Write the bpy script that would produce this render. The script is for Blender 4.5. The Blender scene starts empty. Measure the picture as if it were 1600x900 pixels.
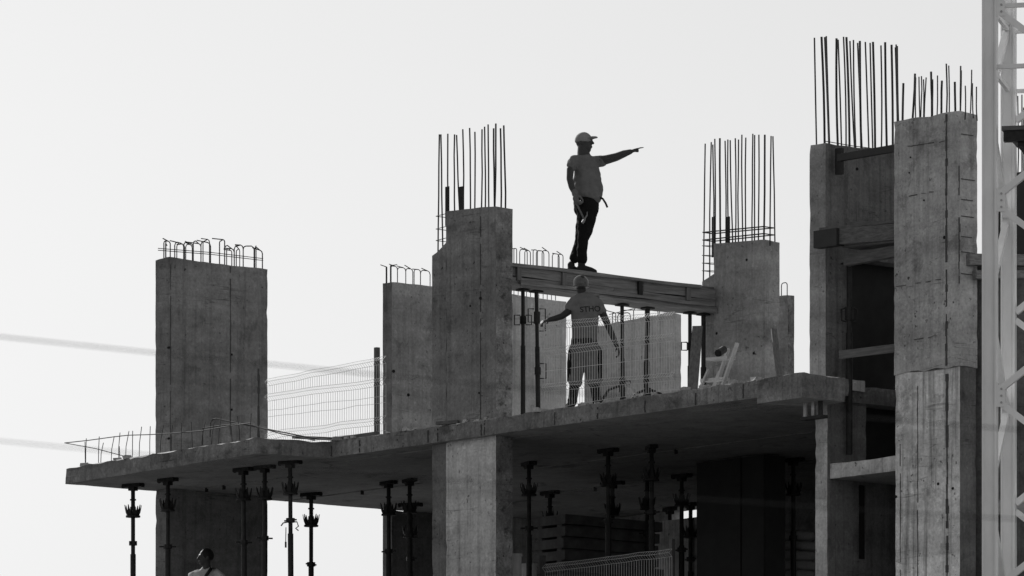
import bpy, bmesh, math, random
from mathutils import Vector, Matrix, noise
R = math.radians
random.seed(7)
scene = bpy.context.scene

# ------------------------------------------------------------------ camera
F = 9675.0; CX = 800.0; HY = 1800.0; H = 1.6     # focal length / principal column / horizon row of a 1600x900 frame, eye height
cam_d = bpy.data.cameras.new('camera'); cam = bpy.data.objects.new('camera', cam_d)
scene.collection.objects.link(cam); scene.camera = cam
cam.location = (0, 0, H); cam.rotation_euler = (R(90), 0, 0)
cam_d.sensor_width = 36.0; cam_d.lens = F / 1600 * 36
cam_d.shift_y = (HY - 450) / 1600
cam_d.clip_start = 0.5; cam_d.clip_end = 6000
cam_d.dof.use_dof = True; cam_d.dof.focus_distance = 83.0; cam_d.dof.aperture_fstop = 8.0

# ------------------------------------------------------------------ sky, sun, exposure
SUN_EL, SUN_AZ = 30.0, -33.0                      # azimuth measured from +Y towards +X
world = bpy.data.worlds.new('World'); scene.world = world; world.use_nodes = True
wn = world.node_tree.nodes; wl = world.node_tree.links
sky = wn.new('ShaderNodeTexSky'); sky.sky_type = 'NISHITA'; sky.sun_disc = False
sky.sun_elevation = R(SUN_EL); sky.sun_rotation = R(SUN_AZ); sky.dust_density = 0.5; sky.air_density = 2.6
bw = wn.new('ShaderNodeRGBToBW'); wl.new(sky.outputs[0], bw.inputs[0])   # black-and-white photograph
wl.new(bw.outputs[0], wn['Background'].inputs['Color']); wn['Background'].inputs['Strength'].default_value = 0.097
sun_d = bpy.data.lights.new('sun', 'SUN'); sun = bpy.data.objects.new('sun', sun_d); scene.collection.objects.link(sun)
sun_d.energy = 4.8; sun_d.angle = R(0.53); sun_d.color = (1, 0.995, 0.99)
sd = Vector((math.sin(R(SUN_AZ)) * math.cos(R(SUN_EL)), math.cos(R(SUN_AZ)) * math.cos(R(SUN_EL)), math.sin(R(SUN_EL))))
sun.rotation_euler = sd.to_track_quat('Z', 'Y').to_euler(); sun.location = (0, 60, 60)
vs = scene.view_settings; vs.view_transform = 'Standard'; vs.look = 'None'; vs.exposure = 0.0; vs.gamma = 1.0; vs.use_curve_mapping = False
scene.cycles.max_bounces = 6

# ------------------------------------------------------------------ the building grid: u runs along the slab front (to the right and nearer), v into the building
TH = R(50); AX, AY = math.cos(TH), -math.sin(TH); BX, BY = math.sin(TH), math.cos(TH)
OY = F * 9.8 / 1110; OX = -285 * OY / F
ZS = 11.4; ST = 0.22; STOREY = 2.85; ZL = ZS - STOREY      # slab top, thickness, storey height, floor below
def XY(u, v): return OX + u * AX + v * BX, OY + u * AY + v * BY
def uvp(px, y):
    X = (px - CX) * y / F
    return ((X - OX) * AX + (y - OY) * AY, (X - OX) * BX + (y - OY) * BY)
def u_at(px, v):
    k = (px - CX) / F; return -((OX + v * BX) - k * (OY + v * BY)) / (AX - k * AY)
def v_at(px, u):
    k = (px - CX) / F; return -((OX + u * AX) - k * (OY + u * AY)) / (BX - k * BY)
def zp(py, u, v): return H + (HY - py) * XY(u, v)[1] / F
def on_floor(px, py, z): return uvp(px, F * (z - H) / (HY - py))

# ------------------------------------------------------------------ helpers
COL = scene.collection
ORG = {}                                            # world-grid origin of every object we make
def link(o, parent=None, org=(0, 0, 0)):
    COL.objects.link(o); ORG[o.name] = Vector(org)
    if parent is not None:
        o.parent = parent; o.location = Vector(org) - ORG[parent.name]
    return o
def thing(name, label, cat, u=0, v=0, z=0, group=None, grid=True, world=None):
    """Empty at the thing's base; its parts are given in (u, v, z) if grid, else in local metres."""
    o = bpy.data.objects.new(name, None); COL.objects.link(o)
    o.empty_display_size = 0.3
    if world is not None: o.location = world; ORG[o.name] = Vector((0, 0, 0))
    else:
        x, y = XY(u, v); o.location = (x, y, z); o.rotation_euler = (0, 0, -TH); ORG[o.name] = Vector((u, v, z))
    o['label'] = label; o['category'] = cat
    if group: o['group'] = group
    return o

class MB:
    def __init__(s): s.v = []; s.f = []; s.m = []
    def add(s, vs, fs, mi=0):
        b = len(s.v); s.v += [Vector(p) for p in vs]
        s.f += [[b + i for i in f] for f in fs]; s.m += [mi] * len(fs); return s
    def box(s, x0, x1, y0, y1, z0, z1, mi=0):
        return s.hexa([(x0, y0, z0), (x1, y0, z0), (x1, y1, z0), (x0, y1, z0), (x0, y0, z1), (x1, y0, z1), (x1, y1, z1), (x0, y1, z1)], mi)
    def hexa(s, c, mi=0):
        return s.add(c, [(3, 2, 1, 0), (4, 5, 6, 7), (0, 1, 5, 4), (1, 2, 6, 5), (2, 3, 7, 6), (3, 0, 4, 7)], mi)
    def bar(s, p, q, w, h=None, up=(0, 0, 1), mi=0):
        p, q = Vector(p), Vector(q); h = h or w; d = (q - p).normalized(); u = Vector(up)
        if abs(d.dot(u)) > .98: u = Vector((1, 0, 0))
        a = d.cross(u).normalized() * (w / 2); b = a.cross(d).normalized() * (h / 2)
        return s.hexa([p - a - b, p + a - b, p + a + b, p - a + b, q - a - b, q + a - b, q + a + b, q - a + b], mi)
    def tube(s, pts, r, n=6, mi=0, cap=True):
        pts = [Vector(p) for p in pts]; rs = r if isinstance(r, (list, tuple)) else [r] * len(pts)
        rings = []; prev = None
        for i, p in enumerate(pts):
            d = (pts[min(i + 1, len(pts) - 1)] - pts[max(i - 1, 0)]).normalized()
            if prev is None: a = d.orthogonal().normalized()
            else:
                a = prev - d * prev.dot(d); a = a.normalized() if a.length > 1e-6 else d.orthogonal().normalized()
            prev = a; b = d.cross(a)
            rings.append([p + (a * math.cos(t) + b * math.sin(t)) * rs[i] for t in [2 * math.pi * k / n for k in range(n)]])
        vs = [q for rg in rings for q in rg]; fs = []
        for i in range(len(rings) - 1):
            for k in range(n): fs.append((i * n + k, i * n + (k + 1) % n, (i + 1) * n + (k + 1) % n, (i + 1) * n + k))
        if cap: fs += [tuple(reversed(range(n))), tuple(range((len(rings) - 1) * n, len(rings) * n))]
        return s.add(vs, fs, mi)
    def limb(s, pts, rad, n=14, axis=None):
        """tapered closed tube with rounded ends; rad entries are r or (r_side, r_depth) measured along axis / across it"""
        pts = [Vector(p) for p in pts]; rings = []; prev = Vector(axis) if axis is not None else None
        P = list(pts); Q = [r if isinstance(r, tuple) else (r, r) for r in rad]
        d0 = (P[0] - P[1]).normalized(); d1 = (P[-1] - P[-2]).normalized()
        P = [P[0] + d0 * min(Q[0]) * .75, P[0] + d0 * min(Q[0]) * .4] + P + [P[-1] + d1 * min(Q[-1]) * .4, P[-1] + d1 * min(Q[-1]) * .75]
        Q = [(Q[0][0] * .35, Q[0][1] * .35), (Q[0][0] * .8, Q[0][1] * .8)] + Q + [(Q[-1][0] * .8, Q[-1][1] * .8), (Q[-1][0] * .35, Q[-1][1] * .35)]
        vs = []
        for i, p in enumerate(P):
            d = (P[min(i + 1, len(P) - 1)] - P[max(i - 1, 0)]).normalized()
            if prev is None: prev = d.orthogonal()
            a = prev - d * prev.dot(d); a = a.normalized() if a.length > 1e-6 else d.orthogonal().normalized()
            if axis is None: prev = a
            b = d.cross(a)
            vs += [p + a * (math.cos(t) * Q[i][0]) + b * (math.sin(t) * Q[i][1]) for t in [2 * math.pi * k / n for k in range(n)]]
        fs = [(i * n + k, i * n + (k + 1) % n, (i + 1) * n + (k + 1) % n, (i + 1) * n + k) for i in range(len(P) - 1) for k in range(n)]
        fs += [tuple(reversed(range(n))), tuple(range((len(P) - 1) * n, len(P) * n))]
        return s.add(vs, fs)
    def ball(s, c, rx, ry, rz, ang=0.0, n=16, m=10, zcut=-1.0):
        c = Vector(c); ca, sa = math.cos(ang), math.sin(ang); vs = []; fs = []
        for j in range(m + 1):
            t = math.pi * j / m; z = max(math.cos(t), zcut); rr = math.sin(t)
            for k in range(n):
                x = rx * rr * math.cos(2 * math.pi * k / n); y = ry * rr * math.sin(2 * math.pi * k / n)
                vs.append(c + Vector((x * ca - y * sa, x * sa + y * ca, rz * z)))
        for j in range(m):
            for k in range(n): fs.append((j * n + k, (j + 1) * n + k, (j + 1) * n + (k + 1) % n, j * n + (k + 1) % n))
        b = len(s.v); s.add(vs, fs); return s
    def mesh(s, name, mats, org=(0, 0, 0), smooth=False, weld=False):
        o = Vector(org); me = bpy.data.meshes.new(name)
        me.from_pydata([tuple(p - o) for p in s.v], [], s.f)
        for m in (mats if isinstance(mats, (list, tuple)) else [mats]): me.materials.append(m)
        me.polygons.foreach_set('material_index', s.m)
        if weld:
            bm = bmesh.new(); bm.from_mesh(me); bmesh.ops.remove_doubles(bm, verts=bm.verts, dist=1e-4)
            bmesh.ops.recalc_face_normals(bm, faces=bm.faces); bm.to_mesh(me); bm.free()
        if smooth: me.shade_smooth()
        me.validate(); me.update(); return me
    def build(s, name, mats, parent=None, org=None, smooth=False, weld=False):
        if org is None: org = ORG[parent.name] if parent is not None else (0, 0, 0)
        return link(bpy.data.objects.new(name, s.mesh(name, mats, org, smooth, weld)), parent, org)
def place(o, u, v, z):
    x, y = XY(u, v); o.location = (x, y, z); o.rotation_euler = (0, 0, -TH); ORG[o.name] = Vector((u, v, z))
def tag(o, label, cat, group=None):
    o['label'] = label; o['category'] = cat
    if group: o['group'] = group
    return o
def solo(name, mb, mat, label, cat, u, v, z, group=None, smooth=False):
    """a thing that is one mesh, its shape given in (u, v, z)"""
    o = bpy.data.objects.new(name, mb.mesh(name, mat, (u, v, z), smooth)); COL.objects.link(o); place(o, u, v, z)
    return tag(o, label, cat, group)

# ------------------------------------------------------------------ materials (a black-and-white photograph: every colour is a grey)
def newmat(name, rough=0.85, metal=0.0, spec=0.3):
    m = bpy.data.materials.new(name); m.use_nodes = True; b = m.node_tree.nodes['Principled BSDF']
    b.inputs['Roughness'].default_value = rough; b.inputs['Metallic'].default_value = metal
    b.inputs['Specular IOR Level'].default_value = spec
    return m, m.node_tree.nodes, m.node_tree.links, b
class NG:
    def __init__(s, n, l): s.n, s.l = n, l
    def noise(s, vec, scale, detail=5, rough=.55, dist=0):
        t = s.n.new('ShaderNodeTexNoise'); t.inputs['Scale'].default_value = scale; t.inputs['Detail'].default_value = detail
        t.inputs['Roughness'].default_value = rough; t.inputs['Distortion'].default_value = dist; s.l.new(vec, t.inputs['Vector']); return t.outputs['Fac']
    def mapped(s, vec, sc, loc=(0, 0, 0)):
        t = s.n.new('ShaderNodeMapping'); t.inputs['Scale'].default_value = sc; t.inputs['Location'].default_value = loc; s.l.new(vec, t.inputs['Vector']); return t.outputs[0]
    def rng(s, x, a, b, c, d):
        t = s.n.new('ShaderNodeMapRange'); t.clamp = True
        for k, q in enumerate((a, b, c, d)): t.inputs[k + 1].default_value = q
        s.l.new(x, t.inputs[0]); return t.outputs[0]
    def op(s, o, a, b):
        t = s.n.new('ShaderNodeMath'); t.operation = o
        for k, q in enumerate((a, b)):
            if isinstance(q, (int, float)): t.inputs[k].default_value = q
            else: s.l.new(q, t.inputs[k])
        return t.outputs[0]
def concrete(name, base, contrast=.35, blotch=.3, streak=.25, pits=.45, bump=.5, off=(0, 0, 0), blotch_scale=2.2):
    m, n, l, b = newmat(name, .92, 0, .2); g = NG(n, l)
    tc = n.new('ShaderNodeTexCoord').outputs['Object']; tc = g.mapped(tc, (1, 1, 1), off)
    big = g.noise(tc, .9, 6, .6); mid = g.noise(tc, 5.0, 7, .65)
    val = g.op('MULTIPLY', g.rng(big, .3, .7, 1 - contrast * .6, 1 + contrast * .6), g.rng(mid, .32, .68, 1 - contrast * .5, 1 + contrast * .5))
    spk = g.noise(tc, 26, 5, .7); val = g.op('MULTIPLY', val, g.rng(spk, .3, .7, 1 - contrast * .75, 1 + contrast * .75))
    lift = g.noise(g.mapped(tc, (.25, .25, 2.6)), 1.0, 3, .55); val = g.op('MULTIPLY', val, g.rng(lift, .4, .62, 1 + contrast * .5, 1 - contrast * .5))
    line = g.noise(g.mapped(tc, (.5, .5, 9)), 1.0, 2, .4, .3); gl = g.noise(tc, 1.3, 2, .5); ln = g.op('MULTIPLY', g.rng(g.op('ABSOLUTE', g.op('SUBTRACT', line, .5), 0), 0, .009, contrast * 1.6, 0), g.rng(gl, .5, .58, 0, 1)); val = g.op('MULTIPLY', val, g.op('SUBTRACT', 1.0, ln))
    wear = g.noise(tc, 11, 5, .7, .6); val = g.op('MULTIPLY', val, g.rng(wear, .58, .68, 1.0, 1 + contrast * .9))
    st = g.noise(g.mapped(tc, (9, 9, .45)), 1.0, 4, .6)
    val = g.op('MULTIPLY', val, g.rng(st, .5, .68, 1.0, 1 - streak)); st2 = g.noise(g.mapped(tc, (26, 26, .7)), 1.0, 3, .6); val = g.op('MULTIPLY', val, g.rng(st2, .58, .7, 1.0, 1 - streak * .8))
    bl = g.noise(tc, blotch_scale, 8, .7, .4)
    val = g.op('MULTIPLY', val, g.rng(bl, .55, .64, 1.0, 1 - blotch))
    pt = g.noise(tc, 17, 3, .5); gate = g.noise(tc, 1.7, 2, .5)
    ptm = g.op('MULTIPLY', g.rng(pt, .66, .72, 0, pits), g.rng(gate, .4, .6, 0.1, 1))
    val = g.op('MULTIPLY', val, g.op('SUBTRACT', 1.0, ptm))
    val = g.op('MULTIPLY', val, base); l.new(val, b.inputs['Base Color'])
    fine = g.noise(tc, 60, 4, .6)
    h = g.op('SUBTRACT', g.op('ADD', g.op('MULTIPLY', mid, .6), g.op('MULTIPLY', fine, .25)), g.op('MULTIPLY', ptm, .9))
    bp = n.new('ShaderNodeBump'); bp.inputs['Strength'].default_value = bump; bp.inputs['Distance'].default_value = .015
    l.new(h, bp.inputs['Height']); l.new(bp.outputs[0], b.inputs['Normal']); return m
def plain(name, val, rough=.7, metal=0.0, var=.3, scale=8.0, stretch=(1, 1, 1), bump=.2, spec=.3, dist=.004):
    m, n, l, b = newmat(name, rough, metal, spec); g = NG(n, l)
    tc = g.mapped(n.new('ShaderNodeTexCoord').outputs['Object'], stretch)
    a = g.noise(tc, scale, 6, .65); c = g.op('MULTIPLY', g.rng(a, .25, .75, 1 - var, 1 + var), val); l.new(c, b.inputs['Base Color'])
    if bump:
        bp = n.new('ShaderNodeBump'); bp.inputs['Strength'].default_value = bump; bp.inputs['Distance'].default_value = dist
        l.new(a, bp.inputs['Height']); l.new(bp.outputs[0], b.inputs['Normal'])
    return m
M = {}
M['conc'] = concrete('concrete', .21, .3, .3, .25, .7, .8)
M['conc_b'] = concrete('concrete_pale', .29, .3, .32, .2, .75, .8, off=(3, 7, 1))
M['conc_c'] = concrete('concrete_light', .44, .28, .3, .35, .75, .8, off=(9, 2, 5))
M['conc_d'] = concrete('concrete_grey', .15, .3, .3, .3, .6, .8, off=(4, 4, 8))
M['conc_rough'] = concrete('concrete_honeycombed', .24, .5, .6, .1, .8, 1.0, off=(1, 5, 3), blotch_scale=4.5)
M['conc_streak'] = concrete('concrete_streaked', .62, .3, .4, .6, .75, .8, off=(2, 8, 6))
M['conc_e'] = concrete('concrete_warm_pale', .36, .3, .35, .25, .8, .8, off=(7, 3, 9))
M['floor'] = concrete('concrete_dusty_floor', .4, .2, .2, 0, .4, .4)
M['conc_w'] = concrete('concrete_whitish', .45, .2, .2, .25, .6, .6, off=(8, 8, 3))
M['slab'] = concrete('concrete_slab_edge', .21, .4, .45, .3, .7, .9, off=(6, 1, 2))
M['soffit'] = concrete('concrete_soffit', .27, .3, .3, 0, .2, .25, off=(5, 5, 5))
M['seam'] = plain('seam_grout', .07, .95, 0, .5, 12)
M['hole'] = plain('tie_hole_dark', .012, .95, 0, .2, 12, bump=0)
M['rebar'] = plain('rebar_steel', .035, .75, .3, .4, 30)
M['steel'] = plain('prop_steel', .03, .6, .5, .5, 14)
M['steel_lt'] = plain('galvanised_steel', .4, .45, .7, .3, 10)
M['wire'] = plain('fence_wire', .55, .4, .1, .2, 10, bump=0)
M['post'] = plain('fence_post', .09, .6, .3, .3, 10)
M['wood_u'] = plain('timber_along_front', .11, .85, 0, .55, 3.0, (.8, 14, 14), .5)
M['wood_v'] = plain('timber_into_building', .19, .85, 0, .6, 3.0, (14, .8, 14), .5)
M['wood_z'] = plain('timber_upright', .14, .85, 0, .5, 3.0, (14, 14, .8), .5)
M['shade_ply'] = plain('black_ply_and_shade', .018, .6, 0, .4, 4.0)  # near-black board; on core and lower-pier panels it stands in for deep shade
M['alu'] = plain('ladder_aluminium', .5, .4, .5, .15, 20)
M['crane'] = plain('crane_paint', .84, .5, 0, .12, 3.0, (1, 1, .4), .05)
M['cable'] = plain('cable_sheath', .02, .6, 0, .1, 5, bump=0)
M['sack'] = plain('sack_cloth', .3, .9, 0, .25, 12)
M['panelm'] = plain('panel_grey', .12, .85, 0, .4, 6)
M['skin'] = plain('skin', .05, .6, 0, .2, 12, bump=.1)
M['shirt'] = plain('shirt_cloth', .15, .9, 0, .2, 9, bump=.6, dist=.012, spec=.08)
M['shirt2'] = plain('vest_cloth', .16, .9, 0, .2, 9, bump=.6, dist=.012, spec=.08)
M['shirt3'] = plain('pale_shirt_cloth', .55, .9, 0, .15, 9, bump=.6, dist=.012, spec=.08)
M['trouser'] = plain('dark_trouser_cloth', .012, .9, 0, .3, 9, bump=.6, dist=.012, spec=.08)
M['shorts'] = plain('khaki_trouser_cloth', .15, .9, 0, .3, 9, bump=.6, dist=.012, spec=.08)
M['cap'] = plain('cap_cloth', .25, .9, 0, .2, 14, bump=.3)
M['helmet'] = plain('helmet_plastic', .08, .3, 0, .1, 8, bump=0, spec=.5)
M['tan'] = plain('tanned_skin', .03, .6, 0, .2, 12, bump=.1)
M['hair'] = plain('hair', .01, .7, 0, .3, 60)
M['boot'] = plain('boot_leather', .015, .7, 0, .3, 14)
M['ink'] = plain('print_ink', .03, .8, 0, .1, 10, bump=0)
M['ground'] = plain('dry_ground', .12, .95, 0, .3, .4)
M['chrome'] = plain('hammer_steel', .22, .6, .3, .1, 10, bump=0)

# ------------------------------------------------------------------ ground
g = MB().add([(-3000, -3000, 0), (3000, -3000, 0), (3000, 3000, 0), (-3000, 3000, 0)], [(0, 1, 2, 3)]).build('ground', M['ground'])
g['kind'] = 'structure'

# ------------------------------------------------------------------ cast concrete: prisms with uneven faces, chipped arrises and ragged tops
def conc(name, poly, z0, ztop, parent, mats, cell=.11, amp=.003, chip=.014, side_mats=None, cap_mat=(0, 0), org=None, ragged=.02, rag_bot=0.0):
    n = len(poly); zt = ztop if isinstance(ztop, (list, tuple)) else [ztop] * n
    cu = sum(p[0] for p in poly) / n; cv = sum(p[1] for p in poly) / n
    mb = MB(); top = []; bot = []; m = max(1, int(math.ceil((max(zt) - z0) / cell)))
    def P(u, v, z, corner, edge_top, edge_bot):
        p = Vector((u, v, z)); q = p + noise.noise_vector(p * 2.1) * amp + noise.noise_vector(p * 9.0) * amp * .6
        if chip and (corner or edge_top or edge_bot):
            k = max(0.0, noise.noise(p * 13.3 + Vector((3, 1, 7))) - .2) * chip * 3
            d = Vector((cu - u, cv - v, 0)); d = d.normalized() if d.length > 0 else d
            q += d * min(k, chip)
        if edge_bot and rag_bot: q.z += (noise.noise(p * 5.3 + Vector((2, 4, 6))) + .6 * noise.noise(p * 17)) * rag_bot
        if edge_top: q.z += (noise.noise(p * 4.1 + Vector((9, 9, 9))) - .2) * ragged
        return q
    for i in range(n):
        a, b = poly[i], poly[(i + 1) % n]; L = math.hypot(b[0] - a[0], b[1] - a[1]); c = max(1, int(math.ceil(L / cell)))
        vs = []; fs = []
        for r in range(m + 1):
            for k in range(c + 1):
                t = k / c; zz = z0 + (zt[i] + (zt[(i + 1) % n] - zt[i]) * t - z0) * r / m
                vs.append(P(a[0] + (b[0] - a[0]) * t, a[1] + (b[1] - a[1]) * t, zz, k in (0, c), r == m, r == 0))
        for r in range(m):
            for k in range(c):
                fs.append((r * (c + 1) + k, r * (c + 1) + k + 1, (r + 1) * (c + 1) + k + 1, (r + 1) * (c + 1) + k))
        mb.add(vs, fs, side_mats[i] if side_mats else 0)
        top += vs[m * (c + 1):m * (c + 1) + c]; bot += vs[0:c]
    mb.add(top, [tuple(range(len(top)))], cap_mat[1]); mb.add(list(reversed(bot)), [tuple(range(len(bot)))], cap_mat[0])
    if org is None: org = (cu, cv, z0)
    o = mb.build(name, mats, parent, org, weld=True)
    o.data.shade_smooth(); o.data.set_sharp_from_angle(angle=R(28)); return o
def rect(u0, u1, v0, v1): return [(u0, v0), (u1, v0), (u1, v1), (u0, v1)]       # sides: front (-v), right (+u), back, left

seam_at = []
frame = thing('unfinished_building', 'unfinished concrete building frame with bare piers and shored floor slab', 'building', 0, 0, 0)
slab_poly = [(-5.1, -.80), (-.23, -1.08), (-.02, 0), (9.0, -.07), (9.03, -.12), (9.78, -.12), (9.72, .7), (9.24, .74), (9.24, 8.5), (-4.75, 8.5)]
slab = conc('floor_slab', slab_poly, ZS - ST, ZS, frame, [M['slab'], M['soffit'], M['floor']], .1, .006, .018, cap_mat=(1, 2), ragged=.025)
conc('edge_beam', [(8.9, -.125), (9.05, -.136), (9.796, -.136), (9.735, .62), (9.3, .66), (9.0, .3)], ZS - ST - .09, ZS - .012, frame, [M['slab'], M['soffit']], .1, .004, .012, cap_mat=(1, 0))
for pxs in (516, 560, 668, 683, 752, 757, 868, 935, 1010, 1090, 1165):
    seam_at.append(pxs)
for k in (1, 2, 3):                                                              # floors below, out of the picture
    p = [(-5.1, -.80), (-.23, -1.08), (-.02, 0), (9.7, -.1), (9.7, .78), (12.4, .78), (12.4, 8.5), (-4.75, 8.5)]
    conc('floor_slab', p, ZS - k * STOREY - ST, ZS - k * STOREY, frame, [M['slab'], M['soffit']], .8, .01, 0, cap_mat=(1, 0))

def pier(u0, u1, v0, v1, tops, mats, side_mats=None, low=None, low_sides=None, cut=None):
    """upper-storey pier with measured top heights (front-left, front-right, back-right, back-left) and the piers under it"""
    up = conc('column', cut or rect(u0, u1, v0, v1), ZS, tops, frame, mats, side_mats=side_mats)
    conc('column', rect(u0, u1, v0, v1), ZL, ZS - ST, frame, low or mats, side_mats=low_sides if low else side_mats)
    for k in range(1, 4):
        zb = 0 if k == 3 else ZL - k * STOREY
        conc('column', rect(u0, u1, v0, v1), zb, ZL - (k - 1) * STOREY - ST, frame, mats, cell=1.5, amp=0, chip=0)
    return up
def seam(col, face, at, z0, z1, fixed, w=.014, name='form_seam'):
    mb = MB(); seg = max(6, int((z1 - z0) / .09)); keep = random.uniform(.9, .97)
    for i in range(seg):
        a = z0 + (z1 - z0) * i / seg; b = z0 + (z1 - z0) * (i + 1) / seg; ww = w * random.uniform(.25, 1.1) / 2; sh = random.uniform(-.004, .004)
        if i and random.random() > keep: continue
        if face == 'A': mb.box(at + sh - ww, at + sh + ww, fixed - .008, fixed + .01, a, b)
        else: mb.box(fixed - .01, fixed + .008, at + sh - ww, at + sh + ww, a, b)
    return mb.build(name, M['seam'], col, (at, fixed, z0) if face == 'A' else (fixed, at, z0))
def hole(col, face, at, z, fixed, r=.02):
    mb = MB(); n = 10
    if face == 'A': mb.tube([(at, fixed - .009, z), (at, fixed + .02, z)], r, n)
    else: mb.tube([(fixed - .02, at, z), (fixed + .009, at, z)], r, n)
    return mb.build('tie_hole', M['hole'], col, (at, fixed, z) if face == 'A' else (fixed, at, z))

RB = .0102
def rebar(col, u, v, pxt, yt, z0, r=RB, pxb=None):
    """one bar standing in a pier: foot at (u, v, z0), head where the bar ends"""
    ub = u_at(pxb, v) if pxb is not None else u
    ut = u_at(pxt, v); zt = zp(yt, ut, v); d = zt - z0; pts = []
    w = random.uniform(-.012, .012)
    for i in range(5):
        t = i / 4; pts.append((ub + (ut - ub) * t + w * math.sin(math.pi * t), v + random.uniform(-.004, .004), z0 + d * t))
    return MB().tube(pts, r, 6).build('rebar', M['rebar'], col, (ub, v, z0))
def rod(col, pts, r=.006, name='rebar'):
    return MB().tube(pts, r, 6).build(name, M['rebar'], col, pts[0])
def hooked(col, p, q, h, tail=.12, r=.007, drop=0.0):
    """an inverted-U stirrup standing out of the concrete between feet p and q, with a bent tail"""
    p, q = Vector(p), Vector(q); d = q - p; L = d.length; d.normalize(); c = min(.05, L * .3); up = Vector((0, 0, 1))
    pts = [p, p + up * (h - c), p + up * (h - c * .3) + d * c * .3, p + up * h + d * c, q + up * (h + drop) - d * c,
           q + up * (h + drop - c * .3) - d * c * .3, q + up * (h + drop - c), q]
    o = MB().tube(pts, r, 6)
    if tail: o.tube([q + up * (h + drop) - d * c, q + up * (h + drop + random.uniform(-.02, .04)) - d * (c + tail) + Vector((.03, -.02, 0))], r, 6)
    return o.build('stirrup', M['rebar'], col, p)

# ---- left pier (wide side runs into the building)
c1u1, c1v0 = uvp(265, 89.4); c1u0 = u_at(243, c1v0); c1v1 = v_at(418, c1u1)
z1 = zp(402, c1u1, c1v0)
C1 = pier(c1u0, c1u1, c1v0, c1v1, z1, [M['conc']])
sv = v_at(360, c1u1); seam(C1, 'B', sv, ZS, z1 - .03, c1u1); seam(C1, 'B', c1v0 + .015, ZS, z1 - .1, c1u1, .01)
seam(C1, 'B', v_at(404, c1u1), ZS, zp(576, c1u1, v_at(404, c1u1)), c1u1, .035)
for px, py in ((263, 543), (361, 554), (361, 640), (263, 685)): hole(C1, 'B', v_at(px, c1u1) + .01, zp(py, c1u1, v_at(px, c1u1)), c1u1, .017)
fx = [256, 266, 273, 287, 302, 314, 329, 343, 351, 366, 380, 397, 410]; ys = [376, 376, 378, 378, 376, 377, 381, 376, 383, 384, 384, 386, 389]
for i in range(len(fx) - 1):
    if i in (1, 6): continue
    a = v_at(fx[i], c1u1 - .07); b = v_at(fx[i + 1], c1u1 - .07); uu = c1u1 - (.06 if i % 2 else .26)
    a2 = v_at(fx[i], uu); b2 = v_at(fx[i + 1], uu); hh = zp(ys[i], uu, a2) - z1 + .05
    hooked(C1, (uu, a2, z1 - .05), (uu, b2, z1 - .05), hh, random.choice((.1, .14, .2)), .0085, drop=random.uniform(-.05, .03))
    if i % 3 != 1: hooked(C1, (uu - .03, a2 + .06, z1 - .05), (c1u1 - .3 + random.uniform(0, .22), b2 + random.uniform(-.1, .05), z1 - .05), hh + random.uniform(-.06, .03), .12, .0075, drop=random.uniform(-.04, .03))
for yy, dv in ((388, .06), (391, .24)):
    uu = c1u1 - dv; va, vb = v_at(247, uu), v_at(411, uu); za = zp(yy, uu, va); zb = zp(yy + 16, uu, vb)
    rod(C1, [(uu, va, za), (uu, (va + vb) / 2, (za + zb) / 2 + .015), (uu, vb, zb)], .006)

# ---- second pier, at the slab's front edge (wide side along the front)
c2v0 = .06; c2u0, c2u1 = u_at(675, c2v0), u_at(775, c2v0); c2v1 = v_at(801, c2u1); c2un = u_at(697, c2v0)
z2 = zp(322, c2u1, c2v0); z2n = zp(394, c2u0, c2v0)
C2 = pier(c2un, c2u1, c2v0, c2v1, [zp(329, c2un, c2v0), z2, z2, zp(329, c2un, c2v0)], [M['conc'], M['conc_rough']], [0, 1, 0, 0],
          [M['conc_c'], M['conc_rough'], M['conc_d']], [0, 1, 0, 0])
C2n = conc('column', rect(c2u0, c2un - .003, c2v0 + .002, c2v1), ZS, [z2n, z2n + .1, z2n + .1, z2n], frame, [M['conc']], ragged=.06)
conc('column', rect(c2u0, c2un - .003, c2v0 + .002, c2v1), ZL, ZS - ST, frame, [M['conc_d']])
for k in range(1, 4):
    conc('column', rect(c2u0, c2un - .003, c2v0 + .002, c2v1), 0 if k == 3 else ZL - k * STOREY, ZL - (k - 1) * STOREY - ST, frame, [M['conc']], cell=1.5, amp=0, chip=0)
seam(C2, 'A', u_at(751, c2v0), ZS, z2 - .1, c2v0, .01)
for px, py in ((751, 466), (749, 614), (735, 478)): hole(C2, 'A', u_at(px, c2v0), zp(py, u_at(px, c2v0), c2v0), c2v0, .022 if px == 751 else .014)
B2 = [(686.7, 210, 684, 0), (689, 210, 692.5, 0), (700, 209, 701, 1), (710, 210, 710.5, 0), (713.7, 211, 719, 1), (723, 202, 724, 1), (734, 200, 735, 0),
      (742, 206, 741.5, 1), (753, 202, 752, 0), (757.5, 198, 758, 1), (763, 194.5, 763.5, 0), (771, 200.5, 773, 1), (774.5, 193, 773, 0), (782, 200.5, 783, 2), (787, 196, 790, 2)]
for i, (px, py, pb, row) in enumerate(B2):
    v = c2v0 + (.05 if row == 0 else (.23 if row == 1 else .26))
    rebar(C2n if i < 2 else C2, 0, v, px, py, (z2n if i < 2 else z2) - .08, RB * (1.15 if i > 10 else 1), pb)
for py in (338, 358, 376):
    v = c2v0 + .05; ua, ub = u_at(682, v), u_at(698, v); zz = zp(py, ua, v)
    rod(C2n, [(ua, v - .01, zz), (ub, v - .01, zz + .01), (ub, v + .2, zz - .01), (ua, v + .2, zz), (ua, v - .01, zz)], .005, 'tie')
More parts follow.
